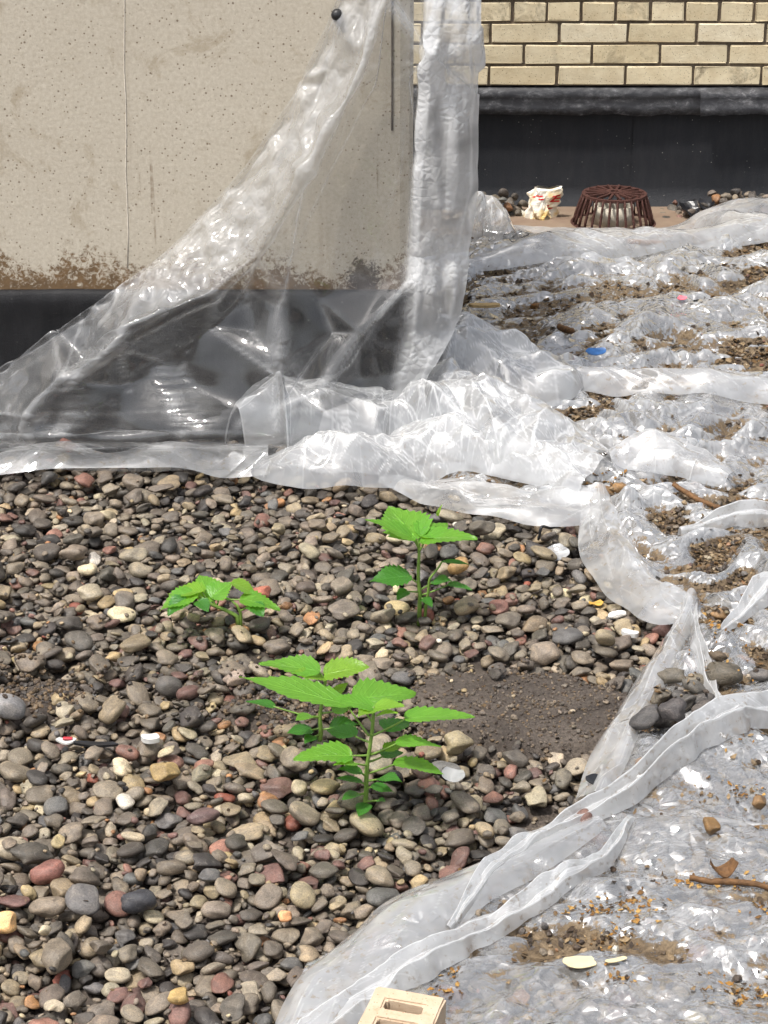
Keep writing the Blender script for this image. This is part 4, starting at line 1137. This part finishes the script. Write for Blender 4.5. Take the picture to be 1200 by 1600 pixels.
plant('second seedling directly behind the tallest one, with thinner leaves',
      [[(499, 1158, 0), (501, 1120, 0), (508, 1056, 0)]],
      [((500, 1048, 0), (404, 1037, .01), .075, 'b', (508, 1062, 0), dict(lean=.22, droop=.06)),
       ((506, 1054, .0), (578, 1042, .0), .085, 'y', None, dict(lean=.40)),
       ((508, 1060, 0), (456, 1052, -.02), .060, 'y', None, dict(lean=.3)),
       ((470, 1082, 0), (436, 1068, .02), .05, 'd', (504, 1100, 0), dict(lean=.3)),
       ((430, 1104, 0), (384, 1096, 0), .03, 'd', (500, 1122, 0), dict(lean=.2)),
       ((488, 1140, 0), (448, 1146, -.02), .045, 'd', (500, 1138, 0), dict(lean=.4)),
       ((515, 1138, 0), (560, 1132, 0), .06, 'd', (501, 1140, 0), dict(lean=.4)),
       ((518, 1090, 0), (545, 1066, .02), .03, 'y', (505, 1098, 0), dict(lean=.3)),
       ((486, 1118, -.01), (462, 1126, -.04), .035, 'b', (501, 1120, 0), dict(lean=.3)),
       ((520, 1112, .01), (552, 1104, .03), .04, 'b', (503, 1114, 0), dict(lean=.4)),
       ((490, 1150, -.01), (476, 1162, -.03), .03, 'd', (499, 1148, 0), dict(lean=.4))], YB)
YC = G(654, 948, -.005)[1]
plant('seedling in the middle of the gravel with one wide umbrella of leaves',
      [[(655, 950, 0), (655, 905, 0), (653, 842, 0)], [(664, 945, 0), (672, 905, 0), (690, 878, 0)]],
      [((650, 840, 0), (606, 792, .10), .125, 'b', (653, 855, 0), dict(lean=.65, heart=.9, droop=.05)),
       ((648, 842, 0), (570, 812, -.02), .072, 'b', (653, 855, 0), dict(lean=.35, droop=.08)),
       ((656, 842, 0), (746, 842, -.02), .088, 'b', (653, 855, 0), dict(lean=.25, droop=.10)),
       ((656, 838, 0), (700, 818, .06), .085, 'b', (653, 852, 0), dict(lean=.55, droop=.06)),
       ((660, 852, 0), (672, 846, -.02), .016, 'y', (655, 862, 0), dict(lean=.3)),
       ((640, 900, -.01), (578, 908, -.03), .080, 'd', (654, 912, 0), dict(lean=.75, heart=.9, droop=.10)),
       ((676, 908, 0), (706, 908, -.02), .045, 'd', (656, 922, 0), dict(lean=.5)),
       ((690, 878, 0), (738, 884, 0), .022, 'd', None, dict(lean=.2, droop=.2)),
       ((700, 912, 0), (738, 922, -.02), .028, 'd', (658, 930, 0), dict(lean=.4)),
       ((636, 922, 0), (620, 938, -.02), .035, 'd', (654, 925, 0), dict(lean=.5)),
       ((660, 934, 0), (676, 948, -.03), .03, 'd', (655, 934, 0), dict(lean=.5))], YC)
YD = G(372, 968, 0.0)[1]
plant('low sprawling seedling with drooping leaves left of the middle plant',
      [[(374, 966, 0), (350, 952, 0), (322, 940, -.01), (306, 928, 0)], [(376, 966, 0), (372, 945, 0), (352, 934, 0)]],
      [((330, 940, 0), (312, 898, .08), .085, 'b', (340, 947, 0), dict(lean=.65, heart=.8)),
       ((330, 934, 0), (362, 910, .03), .07, 'b', (336, 944, 0), dict(lean=.6)),
       ((308, 928, 0), (250, 954, -.02), .085, 'b', None, dict(lean=.25, droop=.25, heart=.8)),
       ((318, 924, 0), (262, 928, .03), .07, 'y', (322, 936, 0), dict(lean=.3, droop=.15)),
       ((362, 910, .02), (402, 930, .02), .05, 'y', (350, 934, 0), dict(lean=.5)),
       ((376, 936, 0), (438, 954, -.01), .07, 'b', (352, 936, 0), dict(lean=.3, droop=.22, heart=.8)),
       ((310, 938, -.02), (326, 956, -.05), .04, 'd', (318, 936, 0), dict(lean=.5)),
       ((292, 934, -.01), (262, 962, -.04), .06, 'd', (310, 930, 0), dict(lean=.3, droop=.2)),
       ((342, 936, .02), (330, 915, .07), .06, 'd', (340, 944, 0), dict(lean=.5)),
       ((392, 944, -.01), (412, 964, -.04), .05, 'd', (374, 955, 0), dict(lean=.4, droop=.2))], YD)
# a stray yellow-green sprig at the back
sp_ = G(683, 800, 0)
e = thing('tiny_sprig', 'tiny yellow-green sprig behind the middle plant near the sheet hem', 'plant', tuple(sp_))
add_leaf(e, F(683, 806, sp_[1]), F(691, 788, sp_[1]), .012, M_LEAF_Y, sp_, tuple(sp_), seed=3, lean=.8, pet=.001)

# ================================================================== ROOF DRAIN
dc_ = G(958, 346, 0.0)
M_IRON = plain('rusty_cast_iron', lin(72, 45, 39), .75, .5, 140, .4, .0, .3)
drain = thing('roof_drain_dome', 'rusty cast iron dome grate of the roof drain by the parapet', 'drain cover', (dc_[0], dc_[1], -.01))
RB, RT, HD = .126, .098, .100
def ring(r0, r1, z0, z1, n=40):
    pr = [(r0, z0), (r1, z0), (r1, z1), (r0, z1), (r0, z0)]
    V = [(r * math.cos(2 * math.pi * a / n), r * math.sin(2 * math.pi * a / n), z) for r, z in pr for a in range(n)]
    return np.array(V), quads(5, n, True)
V, Q = ring(RB - .012, RB + .006, 0, .008); link('base_ring', mesh_np('base_ring', V, Q, False), M_IRON, drain)
V, Q = ring(RT - .012, RT + .002, HD - .008, HD); link('top_ring', mesh_np('top_ring', V, Q, False), M_IRON, drain)
V, Q = ring(.012, .026, HD - .002, HD + .006, 20); link('hub_ring', mesh_np('hub_ring', V, Q, False), M_IRON, drain)
V, Fc = box(0, 0, 0, 1, 1, 1, .12)
pr = np.linspace(0, 1, 5)
path = [(RB - .003 - (RB - RT) * (k ** 1.3), 0, .004 + (HD - .006) * k) for k in pr]
V, Q = tube(path, .0046, 6); V[:, 1] *= .85; ribm = mesh_np('rib', V, Q); ribm.materials.append(M_IRON)
V, Fc = box((.024 + RT - .008) / 2, 0, HD + .0005, RT - .030, .0075, .008, .0015); spm = mesh_np('spoke', V, Fc, False); spm.materials.append(M_IRON)
for k in range(28):
    o = link('rib', ribm, None, drain); o.rotation_euler = (0, 0, 2 * math.pi * k / 28)
for k in range(16):
    o = link('spoke', spm, None, drain); o.rotation_euler = (0, 0, 2 * math.pi * (k + .3) / 16)
V, Q = ring(.045, .062, .0, .062, 24); link('inner_collar', mesh_np('inner_collar', V, Q), plain('pale_collar', lin(190, 182, 166), .7, .3, 60), drain)
V = []; nn = 40
for r in (0.0, .07, .14, .20, .26):
    for a in range(nn):
        w = 1 + .25 * (float(vn(math.cos(a * 6.283 / nn) * 2 + 5, math.sin(a * 6.283 / nn) * 2 + 5, 4)) - .5)
        V.append((dc_[0] + r * w * 1.6 * math.cos(a * 6.283 / nn), min(dc_[1] + r * w * math.sin(a * 6.283 / nn), WALL_Y - .045), -.0035))
link('bare_membrane', mesh_np('bare_membrane', V, quads(5, nn, True)), M_RUSTDECK, kind='structure')

# ================================================================== LOOSE BRICK
M_LBRICK = None
t = MT('buff_brick'); c = t.coord()
col = t.mix(t.ramp(t.noise(c, 30, 5, .6), [(.35, 0.), (.7, 1.)]), lin(188, 164, 138), lin(204, 184, 160))
col = t.mix(t.ramp(t.vor(c, 170), [(.08, .8), (.2, 0.)]), col, lin(128, 96, 60))
col = t.mix(t.ramp(t.noise(c, 70, 4, .7), [(.58, 0.), (.72, .5)]), col, lin(160, 130, 92))
M_LBRICK = t.done(t.pbr(col, .88, t.bump(t.noise(c, 190, 5, .7), .5, .003), .3))
q0 = G(588, 1539, .075); q1 = G(697, 1558, .075)
ex_ = (q1 - q0); Wb = float(np.linalg.norm(ex_)); ex_ /= Wb
ey_ = np.array((-ex_[1], ex_[0], 0)); ey_ = ey_ if ey_[1] < 0 else -ey_
Lb, Hb = .195, .064
xs_ = [0, Wb * .22, Wb * .76, Wb]; m_ = .0235; h_ = .0185; pt_ = .040
ys_ = [0] + [m_ + k * pt_ + o_ for k in range(4) for o_ in (0, h_)] + [Lb]
bm = bmesh.new(); vc = {}
def bv(i, j, k):
    if (i, j, k) not in vc:
        vc[(i, j, k)] = bm.verts.new(tuple(q0 + ex_ * xs_[i] + ey_ * ys_[j] + np.array((0, 0, -Hb * (1 - k)))))
    return vc[(i, j, k)]
solid = lambda i, j: 0 <= i < 3 and 0 <= j < 9 and not (i == 1 and j in (1, 3, 5, 7))
for i in range(3):
    for j in range(9):
        if not solid(i, j): continue
        bm.faces.new([bv(i, j, 1), bv(i + 1, j, 1), bv(i + 1, j + 1, 1), bv(i, j + 1, 1)]); bm.faces.new([bv(i, j, 0), bv(i, j + 1, 0), bv(i + 1, j + 1, 0), bv(i + 1, j, 0)])
        for (di, dj, a, b) in ((-1, 0, (0, 0), (0, 1)), (1, 0, (1, 0), (1, 1)), (0, -1, (0, 0), (1, 0)), (0, 1, (0, 1), (1, 1))):
            if not solid(i + di, j + dj):
                bm.faces.new([bv(i + a[0], j + a[1], 0), bv(i + b[0], j + b[1], 0), bv(i + b[0], j + b[1], 1), bv(i + a[0], j + a[1], 1)])
bmesh.ops.recalc_face_normals(bm, faces=bm.faces[:])
edges = [e_ for e_ in bm.edges if len(e_.link_faces) == 2 and e_.calc_face_angle() > 1.0]
bmesh.ops.bevel(bm, geom=edges, offset=.0025, segments=2, affect='EDGES')
for v in bm.verts:
    v.co += Vector([random.gauss(0, .0004) for _ in range(3)])
me = bpy.data.meshes.new('loose_brick'); bm.to_mesh(me); bm.free()
link('loose_brick', me, M_LBRICK, label='loose buff brick with core holes weighing down the sheet at the front', cat='brick')

# ================================================================== PAPER, SCRAPS AND STONES ON THE SHEET
# surface to rest things on: the sheet on the right, pebbles elsewhere
onm = GX > edge_x(GY)
HM[onm] = np.maximum(on_sheet(GX[onm], GY[onm]), np.where(GY[onm] < 4.2, HM[onm], -1))
def rest_z(x, y): return float(hs(x, y))

t = MT('greasy_paper'); c = t.coord(); xyz = t.n('SeparateXYZ', {0: c})
col = t.mix(t.ramp(t.noise(c, 16, 4), [(.45, 0.), (.62, 1.)]), lin(232, 226, 212), lin(222, 190, 122))
red1 = t.math('MULTIPLY', t.ramp(t.noise(c, 75, 2, .5, 1.0), [(.50, 0.), (.53, 1.)]), t.ramp(xyz.outputs[0], [(.50, 0.), (.52, 1.)]))
M_PAPER = t.done(t.pbr(col, .55, t.bump(t.noise(c, 45, 3), .3, .005), .4))
M_RED = plain('red_print', lin(206, 44, 40), .6)
pb = G(843, 338, 0.0)
paper = thing('crumpled_paper_bag', 'crumpled greasy white paper bag with red print beside the drain', 'paper bag', tuple(pb))
nvp, nup = 22, 36
hh = np.linspace(0, 1, nvp)[:, None]; aa = np.linspace(0, 2 * np.pi, nup, endpoint=False)[None]
rad = (.040 + .008 * hh - .012 * hh ** 3) * (1 + .95 * (crease(aa * 1.7 + hh * 1.6, hh * 2.6 + aa * .5, 5) - .5) + .4 * (crease(aa * 4.1, hh * 6.5, 8) - .5))
cr_ = np.where(hh > .93, (1 - hh) / .07, 1)
VP = np.stack([rad * np.cos(aa) * (1 + .15 * hh) + .022 * hh ** 2, rad * np.sin(aa) * .7 * (1 - .45 * hh), hh * .094 * (1 + .18 * (vn(np.cos(aa) * 1.4 + 3, np.sin(aa) * 1.4 + 3, 6) - .5)) - .004 + 0 * aa], -1)
VP[..., 0] *= np.where(hh > .95, .97, 1); VP[-1, :, 1] *= .25
bagm = link('bag_body', mesh_np('bag_body', VP.reshape(-1, 3), quads(nvp, nup, True), False), M_PAPER, paper)
def patch_on(i0, i1, j0, j1, name):
    sub = VP[i0:i1 + 1, j0:j1 + 1].copy(); ctr = VP.reshape(-1, 3).mean(0) * (1, 1, 0)
    dirn = sub * (1, 1, 0) - ctr; dirn /= np.linalg.norm(dirn, axis=-1, keepdims=True) + 1e-9
    sub += dirn * .0012
    link(name, mesh_np(name, sub.reshape(-1, 3), quads(sub.shape[0], sub.shape[1]), False), M_RED, bagm)
# strokes of red lettering: a bold mark to the right, thin lines of script to the left
for (i0, i1, j0, j1) in ((11, 16, 31, 32), (11, 12, 31, 34), (15, 16, 30, 33), (13, 14, 32, 34), (7, 9, 31, 32), (6, 7, 31, 34), (16, 17, 23, 26), (15, 16, 21, 23), (14, 15, 25, 27)):
    patch_on(i0, i1, j0, j1, 'red_print')

def scrap(name, label, cat, px, py, size, mat, seed, curl=.2, asp=.6, yaw=0., th=.0012, lift=.0, stand=0., group=None):
    """a bent thin piece with thickness and an uneven outline"""
    p = G(px, py, .01); z = rest_z(p[0], p[1]) + lift
    n = 9; s_, v_ = np.meshgrid(np.linspace(-1, 1, n), np.linspace(-1, 1, n), indexing='ij')
    # square to rounded uneven outline
    r_ = 1 + .35 * (vn(np.arctan2(v_, s_) * 1.2 + 9, s_ * 0, seed) - .5)
    X = s_ * np.sqrt(1 - .35 * v_ ** 2) * size * r_; Yv = v_ * np.sqrt(1 - .35 * s_ ** 2) * size * asp * r_
    Zv = curl * size * (s_ ** 2 - .3) + .25 * size * (crease(s_ * 1.1 + 7, v_ * 1.1, seed) - .5) * curl * 3
    a = np.stack([X, Yv, Zv + th / 2], -1).reshape(-1, 3); b = np.stack([X, Yv, Zv - th / 2], -1).reshape(-1, 3)
    Q = quads(n, n); N_ = n * n
    rim = [k for k in range(n)] + [n * k + n - 1 for k in range(1, n)] + [N_ - 1 - k for k in range(1, n)] + [n * (n - 1 - k) for k in range(1, n - 1)]
    side = np.array([[rim[k], rim[(k + 1) % len(rim)], rim[(k + 1) % len(rim)] + N_, rim[k] + N_] for k in range(len(rim))])
    me = mesh_np(name, np.concatenate([a, b]), np.concatenate([Q[:, ::-1], Q + N_, side]), False)
    o = link(name, me, mat, None, label=label, cat=cat, group=group)
    zmin = min(0, float(Zv.min()))
    o.location = (p[0], p[1], z - zmin * .6 + th + abs(math.sin(stand)) * size * asp * .8); o.rotation_euler = (stand, 0, yaw)
    return o
M_BLACK = plain('black_plastic', lin(30, 30, 33), .3, .2, 60, .2)
M_TAN = plain('tan_wood', lin(186, 158, 112), .8, .4, 120, .2)
M_BROWN = plain('brown_bark', lin(104, 74, 44), .8, .6, 110, .35)
M_RUSSET = plain('russet_debris', lin(150, 100, 48), .75, .6, 120, .35)
M_WHITE = plain('white_shard', lin(205, 204, 200), .4, .2, 60, .1)
M_CLEAR = film('clear_shard', .45, 0, .1, 40)
M_CREAM = plain('cream_card', lin(206, 192, 152), .7, .2, 60, .08)
M_BLUE = plain('blue_plastic', lin(40, 92, 150), .4)
M_PINK = plain('pink_plastic', lin(236, 110, 124), .5)
scrap('plastic_scrap', 'bent black plastic scrap between the drain and the far pebbles', 'scrap', 1076, 332, .036, M_BLACK, 3, .5, .8, .5, .003, .012, .6)
scrap('plastic_scrap', 'smaller black plastic scrap against the far pebble pile', 'scrap', 1104, 330, .026, M_BLACK, 5, .5, .7, -.4, .003, .008, .5)
scrap('blue_chip', 'small blue plastic chip on the ground sheet', 'scrap', 930, 600, .024, M_BLUE, 7, .1, .5, .1, .002, .016, .5)
scrap('pink_chip', 'tiny pink plastic bit on a fold of the ground sheet', 'scrap', 1063, 513, .012, M_PINK, 9, .1, .6, 0, .002, .006, .5)
scrap('wood_offcut', 'pale tan wood offcut on the far sheet behind the bunched film', 'wood', 758, 512, .042, M_TAN, 11, .02, .28, .05, .007, .016)
scrap('white_card', 'cream card scrap on the near part of the sheet', 'card', 905, 1519, .022, M_CREAM, 13, .05, .55, .1, .001, .004)
scrap('white_card', 'narrow cream card strip lying right beside the card scrap', 'card', 960, 1523, .015, M_CREAM, 14, .05, .3, .3, .001, .004)
scrap('clear_shard', 'curled clear plastic shard on pebbles below the sheet hem', 'scrap', 868, 846, .024, M_CLEAR, 15, .4, .8, .6, .0012, .006, .5)
scrap('clear_shard', 'small clear plastic shard right of the tallest plant', 'scrap', 708, 1212, .018, M_CLEAR, 16, .3, .7, -.4, .0012, .006, .4)
scrap('white_shard', 'white shard lying on the sheet beside the stone heap', 'scrap', 1148, 1108, .026, M_WHITE, 17, .1, .45, -.25, .002, .004)
scrap('white_chip', 'pointed white chip on pebbles just below the flat white stone', 'scrap', 985, 968, .016, M_WHITE, 27, .05, .6, -.4, .008, .003)
scrap('white_chip', 'white chip among pebbles left of the tallest plant', 'scrap', 236, 1168, .015, M_WHITE, 29, .05, .7, .2, .008, .003)
scrap('dark_tape', 'crinkled dark tape patch on the sheet edge below the stone heap', 'tape', 945, 1226, .030, M_BLACK, 19, .1, .55, -.6, .0012, .006)
scrap('black_strip', 'shiny black plastic strip lying in the gravel on the left', 'scrap', 150, 1152, .034, M_BLACK, 21, .05, .2, -.05, .004, .006)
o = scrap('bottle_cap', 'white and red plastic bit beside the shiny black strip', 'scrap', 102, 1142, .016, M_WHITE, 23, .2, .5, 0, .003, .008)
V, Fc = box(.003, 0, .0045, .016, .007, .003, .001); link('red_inlay', mesh_np('red_inlay', V, Fc), plain('red_plastic', lin(176, 50, 60), .4), o)
scrap('dry_leaf', 'yellow dry leaf on pebbles left of the sheet edge', 'leaf', 934, 908, .014, plain('dry_yellow', lin(190, 150, 70), .7), 25, .3, .7, .4, .0008, .004)
def twig(label, pts, r, mat, name='twig'):
    P_ = np.array([G(a, b, z) for a, b, z in pts]); 
    base_z = np.array([rest_z(q[0], q[1]) for q in P_])
    P_[:, 2] = base_z + np.array([z for _, _, z in pts]) * 1.0 + r
    t_ = np.linspace(0, 1, 20); k = np.linspace(0, 1, len(P_))
    path = np.stack([np.interp(t_, k, P_[:, i]) for i in range(3)], -1)
    path[1:-1] = (path[:-2] + path[1:-1] * 2 + path[2:]) / 4
    path += .12 * r * np.random.default_rng(len(label)).normal(size=path.shape)
    V, Q = tube(path, r * (1 - .35 * np.abs(t_ - .4)), 8)
    link(name, mesh_np(name, V, Q), mat, None, label=label, cat='twig')
twig('black curved twig arching over pebbles below the sheet hem', [(842, 832, .0), (846, 818, .018), (862, 808, .022), (890, 802, .014)], .0032, M_BLACK)
twig('brown dry stalk lying across the near right of the sheet', [(1078, 1376, .002), (1120, 1384, .002), (1165, 1388, .002), (1215, 1392, .002)], .005, M_BROWN)
twig('brown stick caught in a fold above the band of clear film', [(1050, 792, .006), (1090, 808, .006), (1124, 816, .006)], .006, M_BROWN)
twig('brown stick stub behind the bunched film on the far sheet', [(872, 548, .012), (884, 560, .010), (892, 568, .008)], .009, M_BROWN)
twig('tan dry stick on the far sheet in front of the drain', [(980, 408, .008), (1010, 404, .010), (1035, 402, .008)], .009, M_RUSSET)
o = scrap('bark_curl', 'curled brown bark piece standing on the dry stalk', 'bark', 1128, 1368, .020, M_BROWN, 31, .9, .8, .1, .002, .012)

# stones carried onto the sheet
ONSHEET = [  # px py half-length colour label (None: part of the heap)
    (1050, 1078, .019, (92, 86, 76), 'hindmost brown-grey stone of the heap on the sheet'), (1087, 1082, .015, (112, 104, 90), 'small tan-grey stone at the back right of the heap on the sheet'), (1056, 1108, .020, (76, 72, 70), 'dark stone behind the middle of the heap on the sheet'), (1080, 1104, .018, (98, 94, 88), 'pale grey stone behind the middle right of the heap on the sheet'),
    (1094, 1122, .021, (74, 70, 68), 'large dark stone on the right side of the heap on the sheet'), (1098, 1140, .016, (80, 74, 70), 'dark upright stone at the front right of the heap on the sheet'), (1040, 1140, .020, (90, 86, 82), 'mid grey stone in the front middle of the heap on the sheet'), (1020, 1150, .018, (84, 80, 78), 'grey stone second from the front left of the heap on the sheet'),
    (1006, 1164, .023, (72, 70, 70), 'largest black stone, front left of the heap on the sheet'), (1048, 1168, .019, (70, 66, 66), 'blackish stone at the very front of the heap on the sheet'), (1030, 1112, .016, (100, 92, 80), 'brown-grey stone at the left rear of the heap on the sheet'), (1068, 1128, .017, (82, 78, 74), 'dark grey stone in the centre of the heap on the sheet'),
    (1009, 1134, .010, (170, 128, 70), 'small amber pebble tucked in the stone heap on the sheet'),
    (1128, 1076, .028, (84, 78, 68), 'long brown stone lying behind the stone heap on the sheet'),
    (1118, 1056, .017, (88, 76, 62), 'brown lump touching the long stone behind the heap'),
    (1184, 1066, .020, (96, 92, 90), 'round grey stone on the sheet at the right frame side'),
    (1180, 1106, .020, (88, 78, 66), 'brown angular stone right of the white shard'),
    (1003, 1212, .015, (122, 104, 90), 'flat mauve pebble between the heap and the folded edge'),
    (978, 1230, .016, (120, 88, 52), 'rusty brown pebble beside the dark tape'),
    (1186, 1257, .014, (116, 90, 60), 'brown clod on the sheet near the right frame side'),
    (1110, 1297, .015, (118, 90, 54), 'orange brown stone alone in the middle of the near sheet'),
    (914, 1364, .014, (120, 92, 52), 'brown stone held in the crook of the two folded edges'),
    (904, 1280, .022, (110, 84, 76), 'dark maroon stone where the folded edge meets the gravel'),
    (945, 788, .020, (132, 102, 66), 'orange brown stone on the sheet corner above the gravel'),
    (968, 790, .016, (140, 108, 70), 'smaller tan stone beside the orange brown one'),
    (1125, 962, .018, (138, 110, 78), 'brown clod in the gather where the folds meet'),
    (835, 492, .015, (120, 84, 44), 'brown nodule on the far sheet behind the corner curtain'),
]
for k, (px, py, a, colr, lab) in enumerate(ONSHEET):
    p = G(px, py - (8 if 'heap on the sheet' in lab else 0), .016)
    if 'heap on the sheet' in lab: a *= 1.22
    i = drop(p[0], p[1], a, a * random.uniform(.68, .85), a * random.uniform(.5, .68), random.uniform(-.6, .6), .15, 1, 0)
    if i is None: continue
    s = STONES[i]
    o = link('pebble', ST_ME[(k * 5 + 3) % NVAR], None)
    o.matrix_world = Matrix.LocRotScale(Vector(s[:3]), Matrix(s[6].tolist()).to_quaternion(), Vector(s[3:6]))
    o.color = lin(*colr)
    o['label'] = lab
    o['category'] = 'stone'; o['group'] = 'pebbles heaped on the plastic sheet' if 'heap on the sheet' in lab else 'stones lying on the plastic sheet'

# leaf litter and grit that has gathered on the film and between pebbles
LV, LF, LC, nL = [], [], [], 0
def flake(x, y, sz, colr, tilt=.35, lift=.001):
    global nL
    s_, v_ = np.meshgrid((-1, 0, 1), (-1, 0, 1), indexing='ij')
    cu = random.uniform(-.5, .9)
    A = np.stack([s_ * sz * (1 - .45 * np.abs(v_)), v_ * sz * random.uniform(.4, .8) * (1 - .4 * np.abs(s_)), cu * sz * (s_ ** 2) * .6 + random.gauss(0, .08) * sz * s_ * v_], -1).reshape(-1, 3)
    Rm = rotm(random.gauss(0, tilt), random.gauss(0, tilt), 0) @ rotm(0, 0, random.uniform(0, 6.3))
    LV.append(A @ Rm.T + np.array((x, y, rest_z(x, y) + lift + sz * .25))); LF.append(quads(3, 3) + nL); LC.append(np.tile(np.array(colr, np.float32), (9, 1))); nL += 9
BR = [lin(84, 70, 54), lin(104, 86, 64), lin(66, 54, 44), lin(126, 108, 84), lin(138, 118, 90), lin(104, 80, 52), lin(58, 49, 42), lin(76, 64, 52)]
w_ = soil.copy(); w_[:, :3] = 0; w_ *= (P2[..., 0] > 0)
pw = (w_ ** 2.2) * np.gradient(Yr)[:, None]; pw = (pw / pw.sum()).ravel()
for k in rng.choice(pw.size, 9500, p=pw):
    q = P2.reshape(-1, 3)[k]
    flake(q[0] + random.gauss(0, .006), min(q[1] + random.gauss(0, .006), 6.3), random.uniform(.0025, .0085) * (1 if q[1] < 4 else 1.3), random.choice(BR))
GOLD = [lin(150, 110, 56), lin(128, 92, 48), lin(166, 132, 78), lin(104, 76, 44)]
for (px, py, n_, sx_2, sy_2, sc_) in ((932, 1430, 60, .035, .012, .006), (985, 1412, 25, .02, .012, .006), (1000, 1440, 30, .02, .015, .006), (957, 1472, 45, .018, .012, .006), (705, 1520, 26, .006, .03, .005), (690, 1550, 20, .015, .012, .006),
                                    (1185, 1445, 30, .015, .012, .006), (1170, 1560, 60, .025, .018, .007), (955, 1540, 25, .02, .012, .005), (1150, 1245, 50, .03, .012, .006), (1135, 1165, 40, .03, .02, .006), (1115, 1000, 60, .03, .03, .006),
                                    (1150, 1375, 60, .06, .012, .006), (940, 780, 40, .025, .03, .008), (1090, 1060, 30, .04, .03, .005), (1075, 960, 40, .03, .03, .006)):
    p = G(px, py, .01)
    for k in range(n_):
        flake(p[0] + random.gauss(0, sx_2), p[1] + random.gauss(0, sy_2), random.uniform(.35, 1.0) * sc_, random.choice(GOLD if random.random() < .65 else BR))
for k in range(900):                                        # bits of leaf and husk among the pebbles and on the silt
    y = random.uniform(2.0, 4.2); x = random.uniform(-.9, .9)
    if x > edge_x(y) - .01: continue
    m__ = float(mud(x, y))
    flake(x, y, random.uniform(.002, .006), random.choice(BR), .5, 0)
me = mesh_np('leaf_litter', np.concatenate(LV), np.concatenate(LF), False)
a_ = me.attributes.new('tint', 'FLOAT_COLOR', 'POINT'); a_.data.foreach_set('color', np.concatenate(LC).ravel())
t = MT('dry_litter'); M_LIT = t.done(t.pbr(t.mix(1.0, t.n('Attribute', attribute_name='tint').outputs['Color'], t.ramp(t.noise(t.coord(), 300, 3), [(.3, .6), (.7, 1.3)]), 'MULTIPLY'), .85, None, .25))
link('leaf_litter', me, M_LIT, None, kind='stuff', label='brown leaf flakes and husks scattered on the film and gravel', cat='leaf litter')
# grit
GVs, GFs, GCs, nG = [], [], [], 0
IV1, IF1 = ico(1)
def grain(x, y, r_, colr):
    global nG
    A = IV1 * np.array((r_, r_ * random.uniform(.6, 1), r_ * random.uniform(.45, .8))) * rng.uniform(.8, 1.2, (len(IV1), 1))
    A = A @ rotm(random.gauss(0, .4), random.gauss(0, .4), random.uniform(0, 6)).T
    GVs.append(A + np.array((x, y, rest_z(x, y) + r_ * .3))); GFs.append(IF1 + nG); GCs.append(np.tile(np.array(colr, np.float32), (len(A), 1))); nG += len(A)
for k in rng.choice(pw.size, 3600, p=pw):
    q = P2.reshape(-1, 3)[k]; grain(q[0] + random.gauss(0, .008), min(q[1] + random.gauss(0, .008), 6.3), random.uniform(.0025, .008), random.choice(BR) if random.random() < .6 else stone_colour())
for k in range(5000):
    x = mud_c[0] + random.gauss(0, .20); y = mud_c[1] + random.gauss(0, .13)
    m__ = float(mud(x, y))
    if x > edge_x(y) or m__ < .1: continue
    if m__ > .85 and random.random() < .5: continue
    grain(x, y, random.uniform(.0012, .006) * (1.5 - .8 * m__), random.choice(BR[:3] + [lin(92, 82, 72), lin(70, 62, 56), lin(110, 98, 84)]))
for k in range(700):
    x = G(50, 1065)[0] + random.gauss(0, .08); y = G(50, 1065)[1] + random.gauss(0, .06); grain(x, y, random.uniform(.002, .007), random.choice(BR[:3] + [lin(60, 54, 50)]))
    x = G(450, 1080)[0] + random.gauss(0, .08); y = G(450, 1080)[1] + random.gauss(0, .06); grain(x, y, random.uniform(.002, .007), random.choice(BR[:3] + [lin(60, 54, 50)]))
me = mesh_np('grit', np.concatenate(GVs), np.concatenate(GFs), False)
a_ = me.attributes.new('tint', 'FLOAT_COLOR', 'POINT'); a_.data.foreach_set('color', np.concatenate(GCs).ravel())
link('grit', me, M_GRAVEL, ground, kind='stuff')
print('tris', sum(len(o.data.loop_triangles) if o.data.calc_loop_triangles() is None else 0 for o in sc.objects if o.type == 'MESH'))
